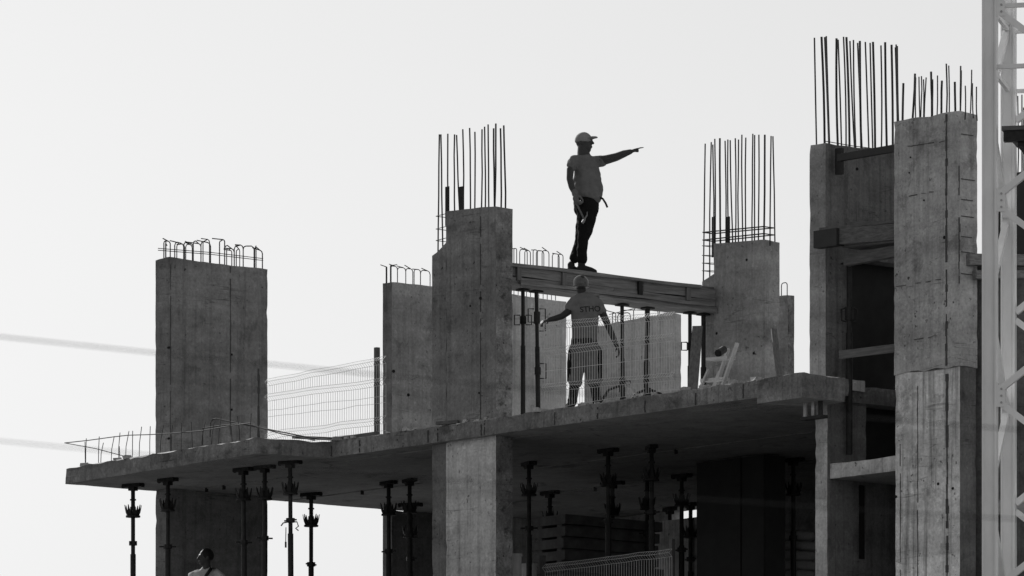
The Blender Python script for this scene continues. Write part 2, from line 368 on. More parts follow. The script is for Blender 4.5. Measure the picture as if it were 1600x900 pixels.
for pa, pb in ((695.5, 701), (717, 724)):                                        # stub angles left in the pier head
    v = c2v0 + .1; MB().box(u_at(pa, v), u_at(pb, v), v, v + .015, z2 - .12, zp(292, u_at(pa, v), v)).build('steel_stub', M['steel'], C2, (u_at(pa, v), v, z2 - .12))

# ---- timber beam form between second and fourth pier: where it runs
bu1 = c2u1 - .25; bu0 = bu1 - .3; bv0 = c2v1 + .01; bvm = v_at(801, bu1); bz1 = zp(410, bu1, bvm); bz0 = zp(447, bu1, bvm); bv1 = v_at(1118, bu1)

# ---- third pier, behind on the left edge
c3u1, c3v0 = uvp(612, 92.3); c3u0 = u_at(598, c3v0); z3 = zp(440, c3u1, c3v0)
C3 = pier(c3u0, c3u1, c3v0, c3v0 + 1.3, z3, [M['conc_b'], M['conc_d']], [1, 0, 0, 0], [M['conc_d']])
for i, (pa, pb) in enumerate(((595.5, 604.5), (604.5, 610), (610, 621), (621, 634), (634, 645), (647, 657), (657, 672))):
    uu = c3u1 - (.05 if i % 2 else .17); hooked(C3, (uu, max(v_at(pa, uu), c3v0 + .03), z3 - .05), (uu, v_at(pb, uu), z3 - .05), .3 + random.uniform(-.02, .03), .12)
for px, py in ((614, 580), (637, 617)): hole(C3, 'B', v_at(px, c3u1) + .01, zp(py, c3u1, v_at(px, c3u1)), c3u1, .025)

# ---- fourth pier, at the far end of the beam
c4v0 = bv1 + .012; c4u0, c4un, c4u1 = u_at(1097, c4v0), u_at(1115, c4v0), u_at(1195, c4v0); c4v1 = v_at(1218, c4u1)
z4 = zp(375, c4u1, c4v0); z4n = zp(433, c4u0, c4v0)
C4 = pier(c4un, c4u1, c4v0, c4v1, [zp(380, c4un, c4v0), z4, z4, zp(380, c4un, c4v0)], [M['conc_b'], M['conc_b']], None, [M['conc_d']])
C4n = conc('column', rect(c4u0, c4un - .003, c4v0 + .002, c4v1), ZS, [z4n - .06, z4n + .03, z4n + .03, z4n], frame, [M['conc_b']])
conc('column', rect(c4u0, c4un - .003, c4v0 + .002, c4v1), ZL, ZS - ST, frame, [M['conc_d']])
for k in range(1, 4):
    conc('column', rect(c4u0, c4un - .003, c4v0 + .002, c4v1), 0 if k == 3 else ZL - k * STOREY, ZL - (k - 1) * STOREY - ST, frame, [M['conc']], cell=1.5, amp=0, chip=0)
fz = (ZL + .02, ZS - ST - .03); fw = (c4u1 - c4u0 + .1) / 3  # black panels added round the lower pier, its deep shade put into colour
for k in range(3): MB().box(c4u0 - .05 + fw * k + .004, c4u0 - .05 + fw * (k + 1) - .004, c4v0 - .06 - .012 * (k % 2), c4v0 - .012, *fz).build('shade_form_panel', M['shade_ply'], frame)
MB().box(c4u1 + .012, c4u1 + .06, c4v0 - .05, c4v1 + .05, *fz).build('shade_form_panel', M['shade_ply'], frame)
for px, py in ((1120, 521), (1167, 406), (1178, 552)): hole(C4, 'A', u_at(px, c4v0), zp(py, u_at(px, c4v0), c4v0), c4v0, .018)
B4 = [(1102, 224.5, 1099), (1111, 222, 1109), (1114, 226, 1114.5), (1117, 217, 1117.5), (1125, 216, 1126), (1133, 220, 1134), (1137, 218, 1138.7), (1141, 219, 1145.5),
      (1149, 216, 1149), (1154, 218, 1154), (1159, 210.5, 1160.5), (1165, 215, 1165), (1176, 209, 1175), (1179, 211, 1179), (1186, 210.5, 1185), (1195, 210.5, 1193.5), (1205, 212.5, 1203), (1208, 213, 1211)]
for i, (px, py, pb) in enumerate(B4):
    v = c4v0 + (.05 if i % 2 == 0 else .2); rebar(C4n if i < 2 else C4, 0, v, px, py, (z4n if i < 2 else z4) - .08, RB * (1.3 if i in (4, 15) else .95), pb)
def ring(col, v0, v1, pa, pb, py, pyb, r=.006):
    ua, ub = u_at(pa, v0), u_at(pb, v0); za, zb = zp(py, ua, v0), zp(pyb, ub, v0)
    rod(col, [(ua, v0, za), (ub, v0, zb), (ub, v1, zb), (ua, v1, za), (ua, v0, za)], r, 'tie')
ring(C4, c4v0 + .03, c4v0 + .22, 1098, 1193, 363, 354, .009); ring(C4, c4v0 + .03, c4v0 + .22, 1098, 1193, 375, 365, .009)
for py in (384, 399, 411, 423): ring(C4n, c4v0 + .03, c4v0 + .22, 1097, 1113, py, py, .005)
for pa, pb in ((1112, 1117), (1134, 1139.5)):
    v = c4v0 + .08; MB().box(u_at(pa, v), u_at(pb, v), v, v + .015, z4 - .1, zp(339, u_at(pa, v), v)).build('steel_stub', M['steel'], C4, (u_at(pa, v), v, z4 - .1))

# ---- fifth pier (back corner), low rear wall, sixth pier
c5u1, c5v1 = uvp(885, 94.2); z5 = zp(470, c5u1, c5v1)
C5 = pier(c5u1 - .3, c5u1, c5v1 - 1.25, c5v1, z5, [M['conc_w']])
for i in range(6):
    uu = c5u1 - .08; va = v_at(803 + i * 13, uu); hooked(C5, (uu, va, z5 - .05), (uu - .12, va + .02, z5 - .05), .2, 0, .006)
rod(C5, [(c5u1 - .09, v_at(800, c5u1 - .09), z5 + .08), (c5u1 - .09, v_at(882, c5u1 - .09), z5 + .1)], .006)
c9u1, c9v0 = uvp(1052, 92.5); z9 = zp(487, c9u1, c9v0); c9v1 = v_at(1074, c9u1)
C9 = pier(u_at(917, c9v0), c9u1, c9v0 - .05, min(c9v1, 8.48), [z9 - .06, z9, z9 - .02, z9 - .06], [M['conc_w']])
for i, (pa, pb, hh) in enumerate(((945, 962, .2), (965, 985, .17), (990, 1008, .22), (1012, 1028, .16), (1030, 1048, .14))):
    hooked(C9, (u_at(max(pa, 957), c9v0 + .05), c9v0 + .05, z9 - .06), (u_at(pb, c9v0 + .1), c9v0 + .1, z9 - .06), hh, .2)
for i in range(4):
    ua = u_at(948 + i * 22, c9v0); rod(C9, [(ua, c9v0 + .05, z9 + .12 + .03 * (i % 2)), (ua + .5, c9v0 + .1, z9 + .16 - .05 * (i % 3))], .006)
c6u1, c6v0 = uvp(1231, 90.2); z6 = zp(460, c6u1, c6v0)
C6 = pier(c6u1 - .9, c6u1, c6v0, min(v_at(1237, c6u1) + .05, 8.48), z6, [M['conc'], M['conc_rough']], [0, 1, 0, 0])
hooked(C6, (u_at(1221, c6v0 + .06), c6v0 + .06, z6 - .04), (u_at(1230, c6v0 + .06), c6v0 + .06, z6 - .04), .23, 0)

# ---- starter bars, rods and underside ridges of the slab
EB = [(134, 685), (133, 690), (154, 682), (158, 692), (174.5, 682), (185.5, 676), (187, 697), (197, 674), (207, 673), (218, 667), (234, 666), (251, 665), (268, 664), (283, 661), (300, 659), (316, 660), (331, 660), (342, 651), (362, 655), (374, 650), (391, 646)]
for px, py in EB:
    v = -.78 + random.uniform(0, .1); uu = u_at(px, v); zt = zp(py, uu, v); l = random.uniform(-.06, .06)
    rod(slab, [(uu - l * .3, v, ZS - .05), (uu, v, (ZS + zt) / 2), (uu + l, v + .01, zt)], .0055)
def rod_px(pts, v, r=.006):
    rod(slab, [(u_at(a, v), v, zp(b, u_at(a, v), v)) for a, b in pts], r)
rod_px([(101, 692), (138, 688), (174, 683), (200, 680), (235, 679), (270, 677), (315, 673), (350, 667), (391, 661)], -.73, .007)
rod_px([(101, 692), (150, 701), (195, 713)], -.7, .006)
rod_px([(328, 683), (329, 660), (333, 655), (338, 654), (360, 659), (420, 671), (480, 683), (520, 688)], -.6, .009)
rod_px([(316, 695), (317, 669), (345, 665), (376, 662), (392, 664), (440, 678), (492, 688)], -.66, .008)
for (v, pa, pb) in ((1.05, 235, 470), (3.0, 300, 660), (3.0, 830, 1270), (5.3, 860, 1270), (.4, 540, 1240)):
    a, b = max(u_at(pa, v), -4.85), u_at(pb, v); mb = MB(); n = 12
    for i in range(n):
        mb.box(a + (b - a) * i / n, a + (b - a) * (i + 1) / n, v - random.uniform(.006, .014), v + random.uniform(.006, .014), ZS - ST - .014, ZS - ST + .004)
    mb.build('form_seam', M['soffit'], slab, (a, v, ZS - ST))
for px, v in ((285, 1.05), (323, 1.05), (350, 1.05), (566, 3.0), (930, 5.3), (1056, 3.0)):
    a = u_at(px, v); MB().tube([(a, v, ZS - ST + .01), (a, v, ZS - ST - .06)], .025, 8).build('stud', M['steel'], slab, (a, v, ZS - ST))
for pxs in seam_at:
    us = u_at(pxs, -.03); seam(slab, 'A', us, ZS - ST + .01, ZS - random.uniform(.02, .07), -.005 - us * .0078, random.choice((.01, .016, .022)))
# planks of the edge form still lying on the slab edge
a, b = u_at(525, .05), u_at(590, .05)
solo('edge_board', MB().box(a, b, .03, .08, ZS + .002, ZS + .055), M['wood_u'], 'thin board lying on slab edge left of the fence post', 'board', a, .05, ZS)
a, b = on_floor(440, 684, ZS), 0
solo('edge_board', MB().bar((-.1, -.55, ZS + .03), (.1, .3, ZS + .04), .12, .03), M['wood_u'], 'thin board lying across the slab corner below the left fence', 'board', -.3, -.2, ZS)

uw = u_at(1099, 7.85)
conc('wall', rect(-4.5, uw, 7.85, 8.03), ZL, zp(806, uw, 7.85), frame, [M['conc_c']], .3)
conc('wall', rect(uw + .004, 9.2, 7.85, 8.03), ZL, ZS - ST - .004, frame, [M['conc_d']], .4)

# ------------------------------------------------------------------ timber beam form on props
bf = thing('timber_beam_form', 'weathered timber beam form that the pointing man stands on', 'beam', (bu0 + bu1) / 2, bv0, bz0)
mid = (bz0 + bz1) / 2
def plank(parent, name, u0, u1, v0, v1, z0, z1, mat, bow=.008):
    mb = MB(); n = 8
    for i in range(n):
        a, b = v0 + (v1 - v0) * i / n, v0 + (v1 - v0) * (i + 1) / n
        f = lambda t: bow * math.sin(t * 2.3 + u0 * 9 + z0 * 31)
        mb.hexa([(u0 + f(a), a, z0 + f(a * 2)), (u1 + f(a), a, z0 + f(a * 2)), (u1 + f(b), b, z0 + f(b * 2)), (u0 + f(b), b, z0 + f(b * 2)),
                 (u0 + f(a), a, z1 + f(a + 1)), (u1 + f(a), a, z1 + f(a + 1)), (u1 + f(b), b, z1 + f(b + 1)), (u0 + f(b), b, z1 + f(b + 1))])
    return mb.build(name, mat, parent, ((u0 + u1) / 2, v0, z0))
vs_ = [bv0, bv0 + 1.45, bv0 + 2.55, bv1]
for i in range(3): plank(bf, 'side_board', bu1 - .027, bu1, vs_[i] + .004, vs_[i + 1] - .004, mid - .02, bz1 - .035, M['wood_v'])
for i, e in enumerate((bv0, bv0 + 2.0, bv1)):
    if i: plank(bf, 'side_board', bu1 - .027, bu1 + .004, (bv0, bv0 + 2.0)[i - 1] + .004, e - .004, bz0 + .03, mid - .026, M['wood_v'])
plank(bf, 'side_board', bu0, bu0 + .027, bv0, bv1, bz0 + .03, bz1 - .04, M['wood_v'])
plank(bf, 'rail', bu1 + .006, bu1 + .06, bv0, bv1 - .3, bz1 - .055, bz1 - .012, M['wood_v']); plank(bf, 'rail', bu1 + .008, bu1 + .055, bv0 + .3, bv1 - .05, bz0 + .03, bz0 + .075, M['wood_v'])
plank(bf, 'soffit_board', bu0 - .03, bu1 + .03, bv0, bv1, bz0, bz0 + .027, M['wood_v'])
plank(bf, 'deck_board', bu0 + .03, bu1 - .03, bv0, bv1, bz1 - .03, bz1, M['wood_v'], .004)
plank(bf, 'soffit_board', bu0 - .05, bu1 + .05, bv0 + 1.7, bv1 + .0, bz0 - .045, bz0 - .002, M['wood_v'])
for i, vv in enumerate((bv0 + .25, bv0 + 1.05, bv0 + 2.42, bv0 + 3.3)):
    MB().box(bu1 + .008, bu1 + .045, vv, vv + .07, bz0 + .08, bz1 - .06).build('cleat', M['steel'] if i == 2 else M['wood_z'], bf, (bu1, vv, bz0))
for pa, pb, py in ((803, 805.5, 388), (812, 822, 389), (820, 827, 391), (833, 838, 390), (838, 848, 391), (847, 856, 391), (863, 872, 396), (872, 878, 397)):
    uu = bu0 + .1; hooked(bf, (uu, v_at(pa, uu), bz1 - .1), (uu, v_at(pb, uu) + .02, bz1 - .1), zp(py, uu, v_at(pa, uu)) - bz1 + .1, .09, .006)

# ------------------------------------------------------------------ steel props
def crown_mb():
    mb = MB(); n = 8
    mb.tube([(0, 0, -.012), (0, 0, .012)], .105, 16); mb.tube([(0, 0, .0), (0, 0, .14)], [.055, .042], 12)
    for k in range(n):
        t = 2 * math.pi * k / n + .2; c, s = math.cos(t), math.sin(t); e = Vector((-s, c, 0))
        r = [(.07, .0, .032), (.095, .06, .03), (.108, .11, .014), (.118, .165, .004)]
        for (ra, za, wa), (rb, zb, wb) in zip(r[:-1], r[1:]):
            A = Vector((c * ra, s * ra, za)); B = Vector((c * rb, s * rb, zb)); o = Vector((c, s, 0)) * .008
            mb.hexa([A - e * wa, A + e * wa, A + e * wa + o, A - e * wa + o, B - e * wb, B + e * wb, B + e * wb + o, B - e * wb + o])
    return mb
HP = STOREY - ST
def prop_meshes():
    P = {}
    P['head_plate'] = MB().box(-.16, .16, -.06, .06, HP - .05, HP - .002).box(-.05, .05, -.05, .05, HP - .1, HP - .05).tube([(-.16, 0, HP - .03), (-.19, 0, HP - .03)], .03, 8).tube([(.16, 0, HP - .03), (.19, 0, HP - .03)], .03, 8).mesh('head_plate', M['steel'])
    P['inner_tube'] = MB().tube([(0, 0, 1.3), (0, 0, HP - .09)], .03, 10).tube([(0, 0, HP - .24), (0, 0, HP - .22)], .045, 10).mesh('inner_tube', M['steel'])
    P['crown_collar'] = crown_mb().mesh('crown_collar', M['steel'])
    P['outer_tube'] = MB().tube([(0, 0, .01), (0, 0, 1.62)], .04, 12).mesh('outer_tube', M['steel'])
    P['adjusting_nut'] = MB().tube([(0, 0, 1.6), (0, 0, 1.66)], .062, 8).bar((-.12, 0, 1.63), (.12, 0, 1.63), .02).mesh('adjusting_nut', M['steel'])
    P['base_plate'] = MB().box(-.08, .08, -.08, .08, 0, .012).mesh('base_plate', M['steel'])
    return P
PM = prop_meshes()
def floor_prop(px, py, label, drop=.43, nut=0.0, pin=False):
    u, v = on_floor(px, py, ZS - ST)
    t = thing('steel_prop', label, 'prop', u, v, ZL, 'steel props shoring the slab')
    t.rotation_euler = (random.uniform(-.008, .008), random.uniform(-.008, .008), -TH + random.uniform(-.6, .6))
    for k, me in PM.items():
        o = bpy.data.objects.new(k, me); COL.objects.link(o); o.parent = t
        if k == 'crown_collar': o.location.z = HP - drop - .0; o.rotation_euler.z = random.uniform(0, 3)
        if k == 'adjusting_nut': o.location.z = nut + random.uniform(-.12, .2); o.rotation_euler.z = random.uniform(0, 3)
    if pin:
        mb = MB().tube([(-.15, -.05, 1.72), (-.12, -.05, 1.76), (-.03, -.05, 1.78), (.08, -.05, 1.78), (.1, -.05, 1.72), (.06, -.05, 1.69), (.1, -.05, 1.66)], .009, 6)
        mb.tube([(-.08, -.05, 1.7), (-.085, -.05, 1.5)], .006, 6).tube([(-.085, -.05, 1.5), (-.085, -.05, 1.42)], .013, 6)
        o = bpy.data.objects.new('lock_pin', mb.mesh('lock_pin', M['steel'])); COL.objects.link(o); o.parent = t; o.rotation_euler.z = TH
    return t
for a in ((208, 756, 'leftmost steel prop under the slab overhang, alone against the sky', .47),
          (262, 747, 'second steel prop from the left, before the left edge of the left pier', .46),
          (382, 731, 'steel prop right of the bareheaded man, before the left pier', .45),
          (413, 727, 'steel prop at the right edge of the left pier under the slab', .47),
          (455, 720, 'steel prop with dangling lock pin in the sky gap under the slab', .46, .02, True),
          (486, 770, 'rightmost steel prop in the sky gap between the left pier and middle pier', .48),
          (608, 752, 'steel prop just right of the big sky gap, before a dark pier edge', .48),
          (640, 748, 'front one of two steel props just left of the bright middle pier', .48),
          (642, 786, 'rear one of two steel props just left of the bright middle pier', .5),
          (827, 722, 'first steel prop right of the bright middle pier, before the panel stack', .46),
          (860, 767, 'short-looking steel prop rising behind the stacked panels near its left end', .46),
          (951, 701, 'tall steel prop before the middle of the panel stack, high crown', .5),
          (957, 752, 'steel prop with low crown hidden behind the tall middle one', .48),
          (1019, 696, 'tall steel prop before the right end of the panel stack', .47),
          (1012, 742, 'steel prop with low crown behind the right end of the stack', .48),
          (1065, 741, 'steel prop left of the dark inner pier, nearest to the camera there', .44),
          (1078, 786, 'steel prop just left of the dark inner pier edge, set farther back', .5),
          (1047, 793, 'small far steel prop between the panel stack and the paired props', .44),
          (1240, 716, 'steel prop between dark inner pier and the light right pier', .5)):
    floor_prop(*a)

def beam_prop(px, label, loops, lean=0.0, tripod=None, rad=.034):
    u = (bu0 + bu1) / 2; v = v_at(px, u); t = thing('steel_prop', label, 'prop', u, v, ZS, 'steel props under the beam form'); h = bz0 - ZS - .003
    if v > bv0 + 1.65: h -= .046
    zt = ZS + h; L = lambda z: u + lean * (1 - (z - ZS) / h)
    s_ = ZS + .95 * h * .62
    MB().tube([(L(ZS + .01), v, ZS + .01), (L(s_), v, s_)], rad, 12).build('outer_tube', M['steel'], t)
    MB().tube([(L(s_ - .1), v, s_ - .1), (u, v, zt - .02)], rad * .78, 12).build('inner_tube', M['steel'], t)
    MB().box(u - .07, u + .07, v - .07, v + .07, zt - .02, zt).build('head_plate', M['steel'], t)
    MB().box(L(ZS) - .07, L(ZS) + .07, v - .07, v + .07, ZS, ZS + .012).build('base_plate', M['steel'], t)
    for py, side, hh in loops:
        z = zp(py, u, v); ex = Vector((AX, BX, 0)) * 1.0          # picture-right inside the grid
        ex = Vector((math.cos(TH), math.sin(TH), 0)); c = Vector((L(z), v, z)); p = ex * (side * .035); q = ex * (side * .115); zz = Vector((0, 0, hh / 2))
        MB().tube([c + p + zz, c + q + zz, c + q - zz, c + p - zz], .009, 6).build('handle', M['steel'], t)
        MB().tube([c - Vector((0, 0, .05)), c + Vector((0, 0, .05))], .046, 10).build('collar', M['steel'], t)
    if tripod:
        z = ZS + tripod; MB().tube([(u, v, z - .08), (u, v, z + .03)], .052, 10).build('tripod_collar', M['steel'], t)
        for k in range(3):
            an = 2 * math.pi * k / 3 + px; d = Vector((math.cos(an), math.sin(an), 0)); c = Vector((u, v, z))
            MB().tube([c + d * .05, c + d * .2 - Vector((0, 0, .06)), c + d * .62 - Vector((0, 0, tripod))], .019, 8).build('tripod_leg', M['steel_lt'] if k == 1 else M['steel'], t)
    return t
beam_prop(817, 'steel prop under the beam form nearest the middle pier', [(500, -1, .13), (500, 1, .13)])
beam_prop(838, 'second steel prop under the beam form from the middle pier, left of walking man', [(500, 1, .3), (493, -1, .18), (580, 1, .2)], .04)
beam_prop(972, 'tripod-footed steel prop under the beam form right beside the man in shirt', [(598, 1, .05)], 0, .68)
beam_prop(1012, 'thick tripod-footed steel prop under the beam form, seen through the mesh panel', [], -.06, .66, .042)
beam_prop(1078, 'thin steel prop with two side handles near the beam form far end', [(541, -1, .11), (541, 1, .11)])
beam_prop(1099, 'steel prop under the beam form tight against the far pier', [], 0, None, .04)

# ------------------------------------------------------------------ welded mesh panels
def mesh_panel(pxa, pxb, v, rows, z_floor, label, post_px=None, dz=.05, name='mesh_fence', wr=.0028, sag=.03):
    ua, ub = u_at(pxa, v), u_at(pxb, v); t = thing(name, label, 'fence', (ua + ub) / 2, v, z_floor, 'welded mesh fence panels')
    za = [zp(r[0], ua, v) for r in rows]; zb = [zp(r[1], ub, v) for r in rows]
    def at(s, i, off=0.0, out=0.0): return Vector((ua + (ub - ua) * s, v - out, za[i] + (zb[i] - za[i]) * s + off))
    n = int(abs(ub - ua) / .05); mb = MB(); fold = .055
    for k in range(n + 1):
        s = k / n; pts = []
        for i in range(len(rows)):
            if i == len(rows) - 1: pts.append(at(s, i)); break
            pts += [at(s, i, 0, 0), at(s, i, -.05, fold), at(s, i, -.1, 0)] if rows[i][2] else [at(s, i)]
        mb.tube(pts, wr, 4, cap=False)
    w = mb.build('upright_wires', M['wire'], t)
    hb = MB()
    for i in range(len(rows)):
        lines = ((0, 0), (-.05, fold), (-.1, 0)) if rows[i][2] else ((0, 0),)
        for off, out in lines:
            hb.tube([at(s / 8, i, off, out) + Vector((0, 0, noise.noise(Vector((s * .6, i, pxa))) * sag)) for s in range(9)], wr * 1.1, 4)
    hb.build('cross_wires', M['wire'], t)
    for pp, py in (post_px or []):
        u = u_at(pp, v + .05); MB().box(u - .03, u + .03, v + .02, v + .08, z_floor, zp(py, u, v + .05)).build('post', M['post'], t)
    return t
mesh_panel(418.5, 603, .1, [(592, 556, 1), (615, 590, 1), (640, 617, 0), (652, 630, 0), (676, 650, 1), (700, 672, 0), (712, 684, 0)], ZS,
           'welded wire mesh panel between the left pier and third pier', [(589, 543)], wr=.0027)
mesh_panel(851, 1054, .03, [(503, 487, 1), (545, 520, 1), (580, 556, 0), (600, 582, 1), (639, 608, 0)], ZS + .0,
           'welded wire mesh panel on the slab edge before the man seen from behind', None, wr=.0031, sag=.012)
mesh_panel(852, 1050, 1.2, [(882, 858, 1), (925, 905, 1), (985, 965, 0)], ZL, 'welded wire mesh panel on the floor below, before the panel stack', [(848, 868), (1050, 842)])

# ------------------------------------------------------------------ stair core on the right
core = thing('stair_core_tower', 'taller unfinished concrete stair core with bristling bars beside the crane mast', 'building', 9.2, .8, 0)
c7u1, c7v0 = uvp(1290, 78.9); c7u0 = u_at(1265, c7v0); z7 = zp(223, c7u1, c7v0); c7v1 = v_at(1411, c7u1) + .15; c7vd = v_at(1325, c7u1)
frame_, frame_keep = frame, frame
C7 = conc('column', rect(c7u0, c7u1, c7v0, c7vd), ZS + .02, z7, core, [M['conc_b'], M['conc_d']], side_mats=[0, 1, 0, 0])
zh = zp(402, c7u1, c7vd)
W7 = conc('wall', rect(c7u0, c7u1 - .003, c7vd + .004, c7v1), zh, [z7, z7, z7 + .02, z7 + .02], core, [M['conc_d']])
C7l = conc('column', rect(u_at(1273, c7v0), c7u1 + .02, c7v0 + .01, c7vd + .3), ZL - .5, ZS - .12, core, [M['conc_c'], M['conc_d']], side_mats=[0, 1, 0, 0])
for k in range(1, 4):
    conc('column', rect(c7u0, c7u1, c7v0, c7v1), 0 if k == 3 else ZL - k * STOREY, ZL - (k - 1) * STOREY - .6, core, [M['conc']], cell=1.5, amp=0, chip=0)
c8u1, c8v0 = uvp(1500, 77.0); c8u0 = u_at(1397, c8v0); c8v1 = v_at(1527, c8u1); z8 = zp(172, c8u1, c8v0)
C8 = conc('column', rect(c8u0, c8u1, c8v0, c8v1), ZS - .02, [zp(189, c8u0, c8v0), z8, zp(178, c8u1, c8v1), z8], core, [M['conc_e'], M['conc_e']], rag_bot=.022)
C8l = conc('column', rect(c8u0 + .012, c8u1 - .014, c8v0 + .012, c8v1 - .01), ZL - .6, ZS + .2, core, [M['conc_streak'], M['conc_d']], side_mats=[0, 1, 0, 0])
for k in range(1, 4):
    conc('column', rect(c8u0, c8u1, c8v0, c8v1), 0 if k == 3 else ZL - k * STOREY, ZL - (k - 1) * STOREY - .7, core, [M['conc']], cell=1.5, amp=0, chip=0)
sg = u_at(1479, c8v0); seam(C8, 'A', sg, ZS, z8 - .02, c8v0, .035); seam(C8, 'A', c8u1 - .012, ZS + 1.0, z8 - .6, c8v0, .018)
seam(C8l, 'A', u_at(1479, c8v0), ZL, ZS - .1, c8v0 + .012, .05); seam(C8l, 'A', u_at(1433, c8v0), ZL, ZS - .2, c8v0 + .012, .008); seam(C8l, 'A', u_at(1406, c8v0), ZL, ZS - .9, c8v0 + .012, .008)
for py in (218, 288, 320, 346, 378, 402, 436): # board marks across the corner
    a = c8u1; vv0 = c8v0 + .02; zz = zp(py - 8, a, vv0); MB().box(a - .01, a + .007, vv0, c8v1 - random.uniform(.02, .1), zz, zz + .01).build('board_mark', M['seam'], C8, (a, vv0, zz))
for (pa, pb, py) in ((1407, 1472, 534), (1400, 1470, 448), (1408, 1465, 308), (1402, 1476, 232)):
    a, b = u_at(pa, c8v0), u_at(pb, c8v0); za, zb = zp(py, a, c8v0), zp(py - (pb - pa) * .16, b, c8v0); mb = MB(); n = 9
    for i in range(n):
        s, e = i / n, (i + 1) / n
        if random.random() < .3: continue
        w = random.uniform(.002, .006); d0 = random.uniform(-.01, .01)
        mb.hexa([(a + (b - a) * s, c8v0 - .006, za + (zb - za) * s - w + d0), (a + (b - a) * e, c8v0 - .006, za + (zb - za) * e - w), (a + (b - a) * e, c8v0 + .01, za + (zb - za) * e - w), (a + (b - a) * s, c8v0 + .01, za + (zb - za) * s - w + d0),
                 (a + (b - a) * s, c8v0 - .006, za + (zb - za) * s + w + d0), (a + (b - a) * e, c8v0 - .006, za + (zb - za) * e + w), (a + (b - a) * e, c8v0 + .01, za + (zb - za) * e + w), (a + (b - a) * s, c8v0 + .01, za + (zb - za) * s + w + d0)])
    mb.build('board_mark', M['seam'], C8, (a, c8v0, za))
for px, py in ((1476, 371), (1421, 270), (1444, 313), (1423, 246)): hole(C8, 'A', u_at(px, c8v0), zp(py, u_at(px, c8v0), c8v0), c8v0, .022 if px == 1476 else .011)
for px, py in ((1465, 756), (1488, 763), (1399, 776)): hole(C8l, 'A', u_at(px, c8v0), zp(py, u_at(px, c8v0), c8v0), c8v0 + .012, .018)
for px, py in ((1339, 264),): hole(W7, 'B', v_at(px, c7u1), zp(py, c7u1, v_at(px, c7u1)), c7u1 - .003, .02)
B7 = [(1272.5, 59, 1276, 0), (1281, 57.5, 1286, 1), (1289, 58, 1296, 1), (1291, 56.5, 1296.5, 0), (1307, 60, 1309.5, 1), (1309.5, 62, 1315, 0), (1318, 57.5, 1322, 0), (1322.5, 58, 1327.5, 1), (1328, 64, 1336, 0),
      (1333.5, 62.5, 1337.5, 0), (1340, 67, 1347.5, 0), (1343.5, 64, 1346, 1), (1352, 65.5, 1358, 0), (1359.5, 67, 1364, 0), (1364, 65.5, 1367.5, 1), (1376.5, 71, 1377, 0), (1383, 66, 1386, 1), (1393, 70, 1395, 1),
      (1399, 74, 1403, 0), (1402, 72, 1406, 0), (1408, 69.5, 1411, 0), (1411.5, 130, 1410, 1)]
for i, (px, py, pb, th) in enumerate(B7):                                        # bars stand along the wall head that runs into the building
    uu = c7u1 - (.06 if i % 2 else .22); uu = min(uu, c7u1 - .05)
    vb = min(max(v_at(pb, uu), c7v0 + .04), c7v1 - .03); vt = v_at(px, uu) + (vb - v_at(pb, uu)); zt = zp(py, uu, vt); z0 = z7 - .08; w = random.uniform(-.015, .015)
    MB().tube([(uu, vb + (vt - vb) * t + w * math.sin(math.pi * t), z0 + (zt - z0) * t) for t in (0, .25, .5, .75, 1)], RB * (1.45 if th else 1.0), 6).build('rebar', M['rebar'], C7 if vb < c7vd else W7, (uu, vb, z0))
rod(W7, [(c7u1 - .05, c7v0 + .05, z7 + .03), (c7u1 - .05, c7v0 + .5, z7 + .02), (c7u1 - .05, c7v0 + 1.0, z7 + .025)], .006, 'tie')
B8 = [(1430, 115, 1424.5, 2), (1431, 121, 1431, 0), (1436, 120, 1437.5, 0), (1440, 119, 1437.5, 0), (1443, 124, 1442, 0), (1447, 121, 1444, 0), (1455, 112, 1455.5, 2), (1457.5, 124, 1456, 0), (1465, 118, 1463.5, 0), (1472, 126, 1471, 2),
      (1478.5, 99.5, 1479, 1), (1482.5, 102.5, 1483, 0), (1492, 128, 1492, 2), (1501, 103, 1500, 1), (1502, 110, 1500.5, 1), (1508.5, 134, 1508, 0), (1518, 109, 1515.5, 0), (1519.5, 130, 1520.5, 0), (1526, 135.5, 1527, 0)]
for i, (px, py, pb, th) in enumerate(B8):
    v = c8v0 + (.05 if i % 2 else .22)
    rebar(C8, 0, v, px, py, z8 - .12, RB * (.8, 1.0, 1.35)[th], pb)
# black panels standing in for deep shade in the opening, landing, inner walls
def part(name, parent, mat, u0, u1, v0, v1, z0, z1): return MB().box(u0, u1, v0, v1, z0, z1).build(name, mat, parent, ((u0 + u1) / 2, v0, z0))
opn = zp(600, c7u1, c7vd)
part('panel', core, M['shade_ply'], c7u0 - .02, c7u0 + .0, c7vd + .01, c7v1, ZS - .1, zh + .05)
part('panel', core, M['shade_ply'], c7u0 + .02, c7u0 + .05, c7vd + .35, c7v1 + 1.4, ZL + .35, ZS - .15)
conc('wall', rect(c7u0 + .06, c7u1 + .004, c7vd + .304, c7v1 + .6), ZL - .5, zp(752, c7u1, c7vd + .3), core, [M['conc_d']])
la, lb = c7u1 + .03, c8u0 - .005
LAND = conc('landing', rect(la, lb, c8v0 + .06, c8v0 + 1.5), zp(748, la, c8v0 + .06), [zp(725, la, c8v0 + .06)] * 4, core, [M['conc_c'], M['soffit']], cap_mat=(1, 0), chip=.03, ragged=.012)
part('slot', core, M['hole'], c7u1 + .004, c7u1 + .03, v_at(1340, c7u1), v_at(1348.5, c7u1), zp(872, c7u1, c7vd), zp(757, c7u1, c7vd))
conc('wall', rect(c7u1 + .1, 13.6, c8v0 + 2.3, c8v0 + 2.5), ZL - 1, ZS + 1.1, core, [M['conc_d']], cell=.5, chip=0)
